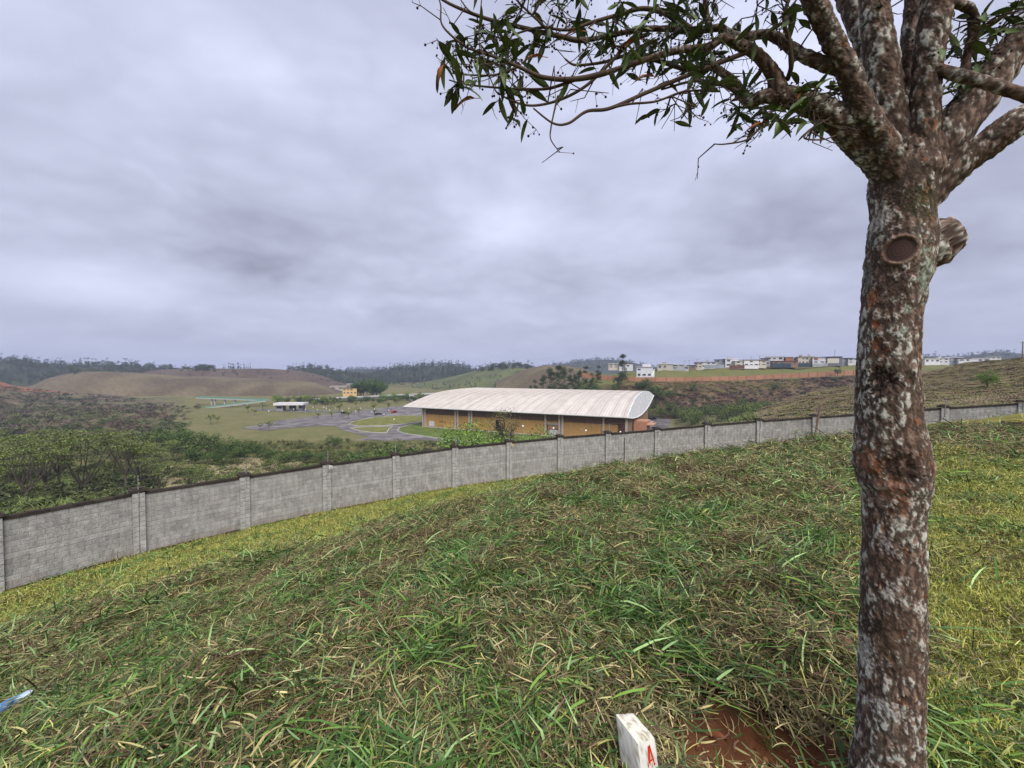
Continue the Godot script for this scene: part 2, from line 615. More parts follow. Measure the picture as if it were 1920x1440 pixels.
func build_light() -> void:
	var cam := Camera3D.new()
	cam.name = "camera"
	add_child(cam)
	cam.position = eye
	cam.rotation.x = -pitch
	cam.fov = rad_to_deg(2.0 * atan(720.0 / F))
	cam.near = 0.05
	cam.far = 6000.0
	cam.current = true
	var env := Environment.new()
	env.background_mode = Environment.BG_SKY
	var pano := PanoramaSkyMaterial.new()
	pano.panorama = ImageTexture.create_from_image(sky_picture())
	var sky := Sky.new()
	sky.sky_material = pano
	env.sky = sky
	env.background_energy_multiplier = 0.315
	env.tonemap_mode = Environment.TONE_MAPPER_LINEAR
	env.tonemap_exposure = 3.3
	env.sdfgi_enabled = true
	env.ssao_enabled = true
	env.ssil_enabled = true
	env.fog_enabled = true
	env.fog_density = 0.0002
	env.fog_light_color = Color(0.80, 0.85, 1.0)
	var we := WorldEnvironment.new()
	we.name = "world"
	we.environment = env
	add_child(we)
	var sun := DirectionalLight3D.new()
	sun.name = "sun"
	sun.light_energy = 0.5
	sun.light_color = Color(1.0, 0.97, 0.93)
	sun.light_angular_distance = 45.0
	sun.shadow_enabled = true
	sun.rotation = Vector3(deg_to_rad(-50), deg_to_rad(20), 0)
	add_child(sun)


func build_materials() -> void:
	var bump := NoiseTexture2D.new()
	bump.width = 512
	bump.height = 512
	bump.seamless = true
	bump.as_normal_map = true
	bump.bump_strength = 6.0
	var f := FastNoiseLite.new()
	f.seed = 3
	f.frequency = 0.05
	f.fractal_octaves = 4
	bump.noise = f
	material("soil", 0.95, grain(0.72, 1.0, 0.02, 5, 4, 512, 0.1), 0.7, bump, 0.6)
	material("plain", 0.75)
	material("concrete", 0.92, grain(0.74, 1.0, 0.012, 5, 8), 0.45, bump, 0.5)
	mats.concrete.uv1_scale = Vector3(0.9, 0.22, 0.9)
	material("paint", 0.7, grain(0.86, 1.0, 0.01, 4, 15), 0.12)
	material("roofing", 0.55, grain(0.90, 1.0, 0.01, 4, 18, 512, 0.03), 0.04)
	material("asphalt", 0.85, grain(0.55, 1.0, 0.012, 5, 31), 0.02)
	material("bark", 0.85, null, 1.0, null)
	material("metal", 0.45)
	mats.metal.metallic = 0.5
	material("glass", 0.12)
	leafy("leaf", 0.42, 0.35)
	leafy("grass", 0.55, 0.2)
	leafy("foliage", 0.7, 0.25)
	material("hillside", 0.95, grain(0.7, 1.0, 0.02, 5, 51, 512, 0.08), 0.02)


# ---------------------------------------------------------------- hills
var hills := []


func hill_point(h: Dictionary, px: float, t: float) -> Vector3:
	var y: float = h.ridge[0][1]
	for k in h.ridge.size() - 1:
		var a: Array = h.ridge[k]
		var b: Array = h.ridge[k + 1]
		if px >= a[0] and px <= b[0]:
			y = lerpf(a[1], b[1], (px - a[0]) / (b[0] - a[0]))
		elif px > b[0]:
			y = b[1]
	var top := at(px, y, h.far)
	var foot := at(px, h.foot, h.near)
	foot.y = minf(foot.y, ground(foot.x, foot.z)) - 3.0
	if t <= 1.0:
		var p := foot.lerp(top, t)
		p.y = lerpf(foot.y, top.y, sin(t * PI * 0.5) * 0.85 + t * 0.15)
		p.y += noise_a.get_noise_2d(p.x * 0.012, p.z * 0.012) * h.bump * sin(t * PI)
		return p
	var q := top + (top - foot) * Vector3(1, 0, 1) * (t - 1.0)
	q.y = top.y - (top.y - foot.y) * (t - 1.0) * (t - 1.0)
	return q


func hill(ridge: Array, near: float, far: float, foot: float, low: Color, high: Color, bump := 4.0) -> Dictionary:
	var h := {"ridge": ridge, "near": near, "far": far, "foot": foot, "bump": bump}
	var s := Shape.new()
	var cols := 90
	for a in 25:
		for b in cols:
			var px := lerpf(ridge[0][0], ridge[-1][0], b / (cols - 1.0))
			var p := hill_point(h, px, a / 16.0)
			s.v.append(p)
			var m := clampf(0.5 + noise_a.get_noise_2d(p.x * 0.015, p.z * 0.02 + p.y * 0.05) * 1.6 + noise_b.get_noise_2d(p.x * 0.09, p.z * 0.09) * 0.4, 0, 1)
			s.c.append(low.lerp(high, m))
	s.sheet(25, cols, false)
	structure("hill", s.mesh(mats.hillside))
	hills.append(h)
	return h


var far_tree_meshes := []


func build_hills() -> void:
	var wood := [lin(0.03, 0.042, 0.02), lin(0.055, 0.07, 0.03)]
	var dry := [lin(0.12, 0.098, 0.064), lin(0.185, 0.16, 0.10)]
	for k in 4:       # far trees: small uneven crowns of leaf faces
		var s := Shape.new()
		s.tube([Vector3(0, -1, 0), Vector3(0, 4, 0)], [0.25, 0.15], 4, lin(0.06, 0.05, 0.04), false)
		for q in 9:
			var cpos := Vector3(rng.randf_range(-2, 2), rng.randf_range(2.5, 7.0) if k < 3 else rng.randf_range(3, 12), rng.randf_range(-2, 2)) * (Vector3(1, 1, 1) if k < 3 else Vector3(0.6, 1, 0.6))
			leaves(s, cpos, Vector3(1.8, 1.3, 1.8) if k < 3 else Vector3(1.2, 1.2, 1.2), 16, 1.0, lin(0.045, 0.062, 0.024), 0.35)
		far_tree_meshes.append(s.mesh(mats.foliage))
	hill([[1000, 692], [1040, 685], [1080, 678], [1110, 675], [1140, 674], [1170, 677], [1200, 683], [1240, 690], [1320, 696]], 1500, 1900, 700, wood[0], wood[1], 3)   # 0 far blue
	hill([[600, 700], [640, 696], [660, 691.5], [700, 692], [740, 693], [780, 692], [840, 697]], 1700, 2100, 702, wood[0], wood[1], 3)                                          # 1
	hill([[1600, 678], [1700, 672], [1735, 668], [1790, 669], [1830, 665], [1870, 660], [1900, 662], [2000, 668], [2300, 676]], 900, 1300, 700, wood[0], wood[1], 3)           # 2
	hill([[-400, 668], [-200, 672], [0, 676], [40, 675], [80, 681], [150, 684], [240, 684], [300, 689], [340, 692], [420, 702], [480, 712], [520, 722]], 620, 900, 735, wood[0], wood[1], 6)  # 3 left wood
	hill([[540, 694], [565, 690], [590, 689], [620, 693], [650, 698], [680, 706], [720, 714], [780, 722]], 800, 1000, 726, wood[0], wood[1], 4)                                 # 4
	hill([[680, 706], [700, 702], [740, 692], [790, 686], [830, 685], [860, 686], [880, 691], [900, 700], [940, 712]], 900, 1200, 722, wood[0], wood[1], 5)                     # 5
	hill([[270, 697], [300, 693], [380, 691], [420, 691], [500, 691], [560, 695], [600, 703], [640, 718], [690, 732]], 580, 760, 738, lin(0.10, 0.075, 0.06), lin(0.135, 0.105, 0.075), 4)   # 6
	hill([[700, 735], [740, 729], [800, 716], [860, 703], [890, 696], [920, 690], [950, 687], [980, 688], [1000, 692], [1040, 705]], 560, 800, 742, lin(0.09, 0.115, 0.045), lin(0.14, 0.16, 0.065), 4)   # 7 pasture
	hill([[930, 715], [960, 704], [990, 691], [1020, 685], [1060, 685], [1090, 690], [1120, 700], [1180, 706]], 430, 600, 740, dry[0], lin(0.17, 0.15, 0.085), 3)             # 8
	hill([[20, 735], [60, 723], [90, 709], [130, 700], [160, 696.5], [250, 698], [330, 704], [420, 707], [520, 711], [590, 717], [640, 733], [680, 745]], 430, 560, 748, dry[0], dry[1], 2)  # 9 dry dome
	var red := hill([[-400, 690], [-100, 703], [0, 716], [25, 723], [60, 728], [110, 734], [170, 738], [230, 744], [330, 752]], 330, 420, 762, lin(0.125, 0.10, 0.07), lin(0.165, 0.145, 0.095), 2)   # 10 scrub slope
	# bare red earth cut into that slope
	var s := Shape.new()
	for a in 7:
		for b in 30:
			var px := lerpf(-30, 130, b / 29.0)
			var p := hill_point(red, px, lerpf(0.42, 0.985, a / 6.0 * (1.0 - b / 34.0) + b / 34.0 * 0.9))
			p.y += 0.25
			s.v.append(p)
			s.c.append(lin(0.25, 0.115, 0.065).lerp(lin(0.30, 0.155, 0.09), clampf(0.5 + noise_b.get_noise_2d(p.x * 0.3, p.z * 0.3), 0, 1)))
	s.sheet(7, 30, false)
	structure("earth_cutting", s.mesh(mats.hillside))
	# woods that read as one mass
	var where := [[], [], [], []]
	for spec in [[0, 450, 0.2, 1.02, 1.7], [1, 260, 0.3, 1.02, 1.9], [2, 420, 0.2, 1.02, 1.3], [3, 1500, 0.15, 1.03, 1.25], [4, 420, 0.1, 1.03, 1.3], [5, 700, 0.1, 1.03, 1.5], [7, 150, 0.75, 1.02, 1.2], [6, 60, 0.2, 0.9, 0.7], [7, 120, 0.05, 0.6, 0.6]]:
		var h: Dictionary = hills[spec[0]]
		for q in spec[1]:
			var px := rng.randf_range(h.ridge[0][0], h.ridge[-1][0])
			var t := rng.randf_range(spec[2], spec[3])
			if spec[0] == 7 and spec[2] > 0.5 and (px < 895 or px > 1005):
				px = rng.randf_range(900, 1000)
			var p := hill_point(h, px, t)
			var k := rng.randi() % 3 if rng.randf() < (0.85 if spec[0] != 5 else 0.5) else 3
			where[k].append(Transform3D(Basis(Vector3.UP, rng.randf() * TAU).scaled(Vector3(1, rng.randf_range(0.7, 1.1), 1) * spec[4] * rng.randf_range(0.7, 1.2)), p - Vector3(0, 1, 0)))
	for q in 26:      # the tall thin trees on the crest
		var p := hill_point(hills[6], rng.randf_range(418, 470), 1.0)
		where[3].append(Transform3D(Basis(Vector3.UP, rng.randf() * TAU).scaled(Vector3(0.7, 1, 0.7) * rng.randf_range(0.7, 1.1)), p - Vector3(0, 2, 0)))
	for q in 40:
		var p := hill_point(hills[6], rng.randf_range(366, 402), rng.randf_range(0.7, 1.0))
		where[q % 3].append(Transform3D(Basis(Vector3.UP, rng.randf() * TAU).scaled(Vector3.ONE * rng.randf_range(0.9, 1.4)), p - Vector3(0, 1, 0)))
	var o := stuff("far_wood", "dark bluish wood covering the distant hills", "wood")
	for k in 4:
		many(o, "tree_cover", far_tree_meshes[k], where[k])


func leaves(s: Shape, centre: Vector3, radius: Vector3, count: int, size: float, col: Color, by: float) -> void:
	for q in count:
		var d := Vector3(rng.randfn(), rng.randfn(), rng.randfn()).normalized() * pow(rng.randf(), 0.45)
		var p := centre + d * radius
		var a := Vector3(rng.randfn(), rng.randfn() * 0.6, rng.randfn()).normalized()
		var b := a.cross(Vector3(rng.randfn(), rng.randfn() + 0.8, rng.randfn()).normalized()).normalized()
		var z := size * rng.randf_range(0.6, 1.2)
		var w := vary(col, by)
		s.quad(p - a * z * 0.5, p + b * z * 0.28, p + a * z * 0.5, p - b * z * 0.28, w)


# ---------------------------------------------------------------- the hall in the valley
const ALONG := Vector3(-0.893, 0, -0.45)        # along the facade, away from its gable corner
const ACROSS := Vector3(0.45, 0, -0.893)        # from the facade to the back


func facade_length(px: float, set_back: float) -> float:
	var o := Vector3(42, 0, -150) + ACROSS * set_back
	var k := (px - 960.0) / F
	return (o.x - k * -o.z) / (0.893 + 0.45 * k)


func profile(a: Array, t: float) -> float:
	for k in a.size() - 1:
		if t <= a[k + 1][0]:
			var u: float = (t - a[k][0]) / (a[k + 1][0] - a[k][0])
			var m0: float = a[k + 1][1] - a[k][1] if k == 0 else (a[k + 1][1] - a[k - 1][1]) / (a[k + 1][0] - a[k - 1][0]) * (a[k + 1][0] - a[k][0])
			var m1: float = a[k + 1][1] - a[k][1] if k + 2 >= a.size() else (a[k + 2][1] - a[k][1]) / (a[k + 2][0] - a[k][0]) * (a[k + 1][0] - a[k][0])
			return (2 * u * u * u - 3 * u * u + 1) * a[k][1] + (u * u * u - 2 * u * u + u) * m0 + (-2 * u * u * u + 3 * u * u) * a[k + 1][1] + (u * u * u - u * u) * m1
	return a[-1][1]


func build_hall() -> void:
	var corner := Vector3(42, 0, -150)
	var t := thing("exhibition_hall", "long ochre hall under a pale arched metal roof in the valley", "hall", corner + Vector3(0, FLOOR_Y, 0))
	var up := [[0.0, 16.6], [0.08, 14.2], [0.25, 10.4], [0.5, 8.7], [0.75, 9.2], [1.0, 11.7]]
	var down := [[0.0, 16.7], [0.15, 17.8], [0.35, 18.3], [0.5, 17.9], [0.75, 15.9], [1.0, 11.8]]
	var wide := 66.0
	var y0 := eye.y - FLOOR_Y
	# roof: strips of standing-seam sheet, each slightly uneven
	var seams := 46
	for q in seams:
		var s := Shape.new()
		var tone := lin(0.49, 0.468, 0.445).lerp(lin(0.59, 0.568, 0.545), rng.randf())
		for a in 27:
			var u := a / 26.0
			var l1 := 105.7 - 33.0 * minf(u, 0.5)
			for b in 2:
				var l := lerpf(0.0, l1, (q + b) / float(seams))
				var lift := 0.16 if b == 0 else 0.0
				s.v.append(ALONG * l + ACROSS * (wide * u) + Vector3(0, y0 - profile(up, u) + lift, 0))
				s.c.append(tone)
		s.sheet(27, 2, false)
		part(t, "roof_sheet", s.mesh(mats.roofing))
	# thin ribs and dark stains of the joints between the sheets
	for q in seams * 2 + 1:
		var s := Shape.new()
		var pts := []
		var rad := []
		for a in 14:
			var u := lerpf(0.0, 0.62, a / 13.0)
			var l1 := 105.7 - 33.0 * minf(u, 0.5)
			pts.append(ALONG * lerpf(0.02, l1, q / (seams * 2.0)) + ACROSS * (wide * u) + Vector3(0, y0 - profile(up, u) + 0.10 + 0.06 * float(q % 2), 0))
			rad.append(0.12 if q % 2 else 0.16)
		s.tube(pts, rad, 5, lin(0.38, 0.345, 0.32) if q % 4 == 1 else lin(0.51, 0.487, 0.465), false)
		part(t, "roof_rib", s.mesh(mats.roofing))
	# eave gutter, soffit, gable panel
	var g := Shape.new()
	g.tube([ALONG * -0.2 + Vector3(0, y0 - 16.65, 0), ALONG * 105.9 + Vector3(0, y0 - 16.65, 0)], [0.28, 0.28], 6, lin(0.50, 0.50, 0.50))
	part(t, "gutter", g.mesh(mats.paint))
	g = Shape.new()
	for a in 12:
		for b in 2:
			var u := 0.003 + a / 11.0 * 0.97
			g.v.append(ALONG * (0.4 if b == 0 else 104.9 - 33.0 * minf(u, 0.5)) + ACROSS * (wide * u) + Vector3(0, y0 - 17.0 + u * 4.0 * smooth(0.3, 1, u), 0))
			g.c.append(lin(0.30, 0.26, 0.22))
	g.sheet(12, 2, false)
	part(t, "soffit", g.mesh(mats.paint))
	var panels := 22
	for q in panels:       # gable: upright sheets between the two curves
		g = Shape.new()
		var u0 := q / float(panels)
		var u1 := (q + 0.97) / panels
		var e := ALONG * (-0.35 - 0.12 * float(q % 2))
		var bk := ALONG * -0.02
		var a0 := ACROSS * (wide * u0)
		var a1 := ACROSS * (wide * u1)
		var c := [y0 - profile(down, u0), y0 - profile(down, u1), y0 - profile(up, u0) + 0.2, y0 - profile(up, u1) + 0.2]
		g.hexa([a0 + e + Vector3(0, c[0], 0), a1 + e + Vector3(0, c[1], 0), a1 + bk + Vector3(0, c[1], 0), a0 + bk + Vector3(0, c[0], 0),
			a0 + e + Vector3(0, c[2], 0), a1 + e + Vector3(0, c[3], 0), a1 + bk + Vector3(0, c[3], 0), a0 + bk + Vector3(0, c[2], 0)], vary(lin(0.66, 0.69, 0.73), 0.02))
		part(t, "gable_panel", g.mesh(mats.paint))
	var rim := Shape.new()
	var pts := []
	var rad := []
	for a in 40:
		var u := a / 39.0
		pts.append(ACROSS * (wide * u) + ALONG * -0.5 + Vector3(0, y0 - profile(down, u), 0))
		rad.append(0.22)
	rim.tube(pts, rad, 5, lin(0.62, 0.64, 0.66))
	part(t, "gable_rim", rim.mesh(mats.paint))
	# facade
	var back := 3.0
	var top := y0 - 17.0
	var base := ACROSS * back
	var ochre := lin(0.41, 0.25, 0.09)
	var cols := [797.0, 858.0, 884.0, 1024.0, 1054.0, 1133.0, 1176.0]
	var ls := []
	for px in cols:
		ls.append(facade_length(px, back))
	ls[-1] = 0.6
	var turn := atan2(-ALONG.z, ALONG.x)
	var bas := Basis(Vector3.UP, turn)
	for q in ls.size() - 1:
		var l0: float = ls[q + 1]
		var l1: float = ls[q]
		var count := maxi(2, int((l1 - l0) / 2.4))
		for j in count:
			var la := lerpf(l0, l1, j / float(count))
			var lb := lerpf(l0, l1, (j + 0.985) / count)
			var s := Shape.new()
			var mid := base + ALONG * ((la + lb) * 0.5)
			if q == 3:
				s.box(Transform3D(bas, mid + Vector3(0, top * 0.60, 0)), Vector3(lb - la, top * 0.16, 0.3), vary(ochre, 0.03))
			else:
				s.box(Transform3D(bas, mid + Vector3(0, top * 0.34 + 0.2, 0)), Vector3(lb - la, top * 0.68 - 0.4, 0.3), vary(ochre, 0.03))
			part(t, "cladding_panel", s.mesh(mats.paint))
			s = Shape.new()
			s.box(Transform3D(bas, mid + Vector3(0, top * 0.84 + 0.02, 0) - ACROSS * 0.06), Vector3(lb - la, top * 0.32, 0.34), vary(lin(0.155, 0.092, 0.052), 0.03))  # shade under the soffit, painted as a separate darker strip
			part(t, "painted_shade_panel", s.mesh(mats.paint))
	for q in ls.size():
		for dd in ([-0.45, 0.85] if q in [0, 1, 2, 4] else [0.0]):
			var s := Shape.new()
			s.box(Transform3D(bas, base - ACROSS * 0.5 + ALONG * (ls[q] + dd) + Vector3(0, top * 0.5, 0)), Vector3(0.75, top, 0.8), lin(0.43, 0.36, 0.30))
			part(t, "column", s.mesh(mats.paint))
	var plinth := Shape.new()
	plinth.box(Transform3D(bas, base - ACROSS * 1.6 + ALONG * 47.0 + Vector3(0, 0.22, 0)), Vector3(96, 0.44, 2.6), lin(0.38, 0.32, 0.27))
	part(t, "plinth", plinth.mesh(mats.concrete))
	var core := Shape.new()
	core.box(Transform3D(bas, base + ALONG * 47.0 + ACROSS * 27.5 + Vector3(0, top * 0.5 - 0.1, 0)), Vector3(92.0, top - 0.3, 54), lin(0.25, 0.17, 0.11))
	part(t, "wall", core.mesh(mats.paint))
	var l := facade_length(809.5, back)
	for j in 4:
		var s := Shape.new()
		s.box(Transform3D(bas, base - ACROSS * 0.22 + ALONG * (l - 1.15 + j * 0.77) + Vector3(0, 1.75, 0)), Vector3(0.72, 2.4, 0.2), lin(0.55, 0.56, 0.57))
		part(t, "door_leaf", s.mesh(mats.paint))
	l = facade_length(935, back)
	var s2 := Shape.new()
	s2.box(Transform3D(bas, base - ACROSS * 0.22 + ALONG * l + Vector3(0, 3.0, 0)), Vector3(2.6, 4.6, 0.2), lin(0.02, 0.022, 0.022))
	part(t, "doorway", s2.mesh(mats.glass))
	l = facade_length(1039, back)
	s2 = Shape.new()
	s2.box(Transform3D(bas, base - ACROSS * 0.25 + ALONG * l + Vector3(0, top * 0.56, 0)), Vector3(5.4, 0.6, 0.5), lin(0.30, 0.31, 0.33))
	part(t, "canopy_beam", s2.mesh(mats.paint))
	s2 = Shape.new()
	s2.box(Transform3D(bas, base + ALONG * l + Vector3(0, top * 0.26, 0)), Vector3(5.2, top * 0.52, 0.2), lin(0.36, 0.22, 0.13))
	part(t, "porch_wall", s2.mesh(mats.paint))
	for j in 2:
		s2 = Shape.new()
		s2.box(Transform3D(bas, base - ACROSS * 0.2 + ALONG * (l - 0.9 + j * 1.8) + Vector3(0, 1.5, 0)), Vector3(1.72, 2.5, 0.2), lin(0.50, 0.51, 0.53))
		part(t, "door_leaf", s2.mesh(mats.paint))
	s2 = Shape.new()
	s2.box(Transform3D(bas, base - ACROSS * 0.2 + ALONG * l + Vector3(0, 2.95, 0)), Vector3(4.0, 0.3, 0.3), lin(0.17, 0.06, 0.04))
	part(t, "lintel", s2.mesh(mats.paint))
	# slatted red-brown door near the gable corner
	l = 2.4
	for j in 11:
		s2 = Shape.new()
		s2.box(Transform3D(bas, base - ACROSS * 0.3 + ALONG * l + Vector3(0, 0.5 + j * 0.58, 0)), Vector3(2.6, 0.5, 0.16), lin(0.10, 0.04, 0.032))
		part(t, "slat", s2.mesh(mats.paint))
	# terracotta porch at the gable end and its stair
	var porch := thing("entrance_porch", "small terracotta block standing under the gable end of the hall", "porch", corner + ACROSS * 21.0 + ALONG * -2.0 + Vector3(0, FLOOR_Y, 0))
	s2 = Shape.new()
	s2.box(Transform3D(bas, Vector3(0, 3.2, 0)), Vector3(5.0, 6.4, 9.0), lin(0.40, 0.20, 0.13))
	part(porch, "wall", s2.mesh(mats.paint))
	s2 = Shape.new()
	s2.box(Transform3D(bas, ALONG * -3.0 + Vector3(0, 5.0, 0)), Vector3(4.2, 0.35, 8.0), lin(0.44, 0.24, 0.16))
	part(porch, "awning", s2.mesh(mats.paint))
	s2 = Shape.new()
	s2.box(Transform3D(bas, ALONG * -2.53 - ACROSS * 2.0 + Vector3(0, 2.9, 0)), Vector3(0.12, 2.2, 0.9), lin(0.03, 0.03, 0.03))
	part(porch, "window", s2.mesh(mats.glass))
	var stair := thing("outdoor_stair", "low concrete stair with pale treads beside the hall gable", "stair", corner + ACROSS * 6.0 + ALONG * -3.5 + Vector3(0, FLOOR_Y, 0))
	for j in 8:
		s2 = Shape.new()
		s2.box(Transform3D(bas, ALONG * (-0.62 * j) + Vector3(0, 1.3 - 0.16 * j, 0)), Vector3(0.6, 0.16, 9.0), lin(0.40, 0.33, 0.28))
		part(stair, "step", s2.mesh(mats.concrete))


# ---------------------------------------------------------------- paving of the valley
func flat_sheet(called: String, outline: Array, lift: float, col: Color, mat: Material) -> PackedVector2Array:
	var poly := PackedVector2Array()
	for q in outline:
		var p := on_plane(q[0], q[1], FLOOR_Y)
		poly.append(Vector2(p.x, p.z))
	var s := Shape.new()
	for k in Geometry2D.triangulate_polygon(poly):
		s.v.append(Vector3(poly[k].x, FLOOR_Y + lift, poly[k].y))
		s.n.append(Vector3.UP)
		s.c.append(col)
		s.i.append(s.v.size() - 1)
	structure(called, s.mesh(mat))
	return poly


func island(outline: Array, col: Color) -> void:
	var poly := flat_sheet("lawn", outline, 0.32, col, mats.hillside)
	var s := Shape.new()
	for k in poly.size():
		var a := Vector3(poly[k].x, FLOOR_Y + 0.22, poly[k].y)
		var b := Vector3(poly[(k + 1) % poly.size()].x, FLOOR_Y + 0.22, poly[(k + 1) % poly.size()].y)
		var d := b - a
		if d.length() > 0.3:
			s.box(Transform3D(Basis(Vector3.UP, atan2(-d.z, d.x)), (a + b) * 0.5), Vector3(d.length() + 0.2, 0.30, 0.35), lin(0.50, 0.50, 0.48))
	structure("kerb", s.mesh(mats.concrete))


func build_paving() -> void:
	flat_sheet("road", [[452, 803], [520, 789], [600, 779], [650, 772.5], [700, 766.5], [760, 760.5], [840, 756], [930, 753], [1010, 753], [1010, 790], [960, 845], [850, 862], [760, 862], [700, 845], [656, 828], [694, 819.5], [668, 813.5], [640, 806.5], [628, 799], [600, 798.5], [540, 803], [490, 808]], 0.10, lin(0.225, 0.212, 0.21), mats.asphalt)
	flat_sheet("road", [[480, 766], [560, 769], [640, 771.5], [650, 774], [560, 773], [480, 769.5]], 0.12, lin(0.20, 0.195, 0.19), mats.asphalt)
	flat_sheet("road", [[1180, 815], [1205, 790], [1218, 781], [1232, 773], [1222, 768.5], [1240, 768], [1262, 773], [1260, 782], [1255, 800], [1252, 815]], 0.10, lin(0.17, 0.16, 0.165), mats.asphalt)
	var g1 := lin(0.185, 0.20, 0.06)
	island([[653, 797], [664, 791], [700, 783.5], [750, 780], [800, 780], [830, 781], [830, 786], [800, 789], [760, 795.5], [715, 799], [672, 800]], g1)
	island([[656, 803.5], [690, 802], [736, 800.5], [729, 806], [725, 812.5], [700, 812], [675, 809]], g1)
	island([[746, 809], [749, 803], [775, 796], [800, 791.5], [860, 799], [1000, 812], [1100, 822], [1000, 836], [880, 831], [800, 819.5], [757, 813.5]], lin(0.125, 0.175, 0.045))
	# painted bay lines on the parking apron
	var s := Shape.new()
	for q in 11:
		var a := on_plane(688 + q * 11, 780.0 - q * 0.35, FLOOR_Y + 0.13)
		var b := on_plane(700 + q * 11, 777.6 - q * 0.35, FLOOR_Y + 0.13)
		var d := b - a
		var sd := d.cross(Vector3.UP).normalized() * 0.12
		s.quad(a - sd, a + sd, b + sd, b - sd, lin(0.6, 0.6, 0.6))
	structure("road_marking", s.mesh(mats.plain))


# ---------------------------------------------------------------- the concrete block wall
func block_shape(size: Vector3, tone: Color) -> ArrayMesh:     # slightly chamfered face towards +z
	var s := Shape.new()
	var h := size * 0.5
	var e := 0.006
	var b := [Vector3(-h.x, -h.y, -h.z), Vector3(h.x, -h.y, -h.z), Vector3(h.x, h.y, -h.z), Vector3(-h.x, h.y, -h.z)]
	var m := [Vector3(-h.x, -h.y, h.z - e), Vector3(h.x, -h.y, h.z - e), Vector3(h.x, h.y, h.z - e), Vector3(-h.x, h.y, h.z - e)]
	var f := [Vector3(-h.x + e, -h.y + e, h.z), Vector3(h.x - e, -h.y + e, h.z), Vector3(h.x - e, h.y - e, h.z), Vector3(-h.x + e, h.y - e, h.z)]
	s.quad(f[0], f[1], f[2], f[3], tone)
	for k in 4:
		var j := (k + 1) % 4
		s.quad(m[k], m[j], f[j], f[k], tone)
		s.quad(b[k], b[j], m[j], m[k], tone)
	return s.mesh(mats.concrete)


func join(s: Shape, m: ArrayMesh, t: Transform3D) -> void:
	var a := m.surface_get_arrays(0)
	var k := s.v.size()
	for q in a[Mesh.ARRAY_VERTEX].size():
		s.v.append(t * a[Mesh.ARRAY_VERTEX][q])
		s.n.append((t.basis * a[Mesh.ARRAY_NORMAL][q]).normalized())
		s.c.append(a[Mesh.ARRAY_COLOR][q])
	for q in a[Mesh.ARRAY_INDEX]:
		s.i.append(q + k)


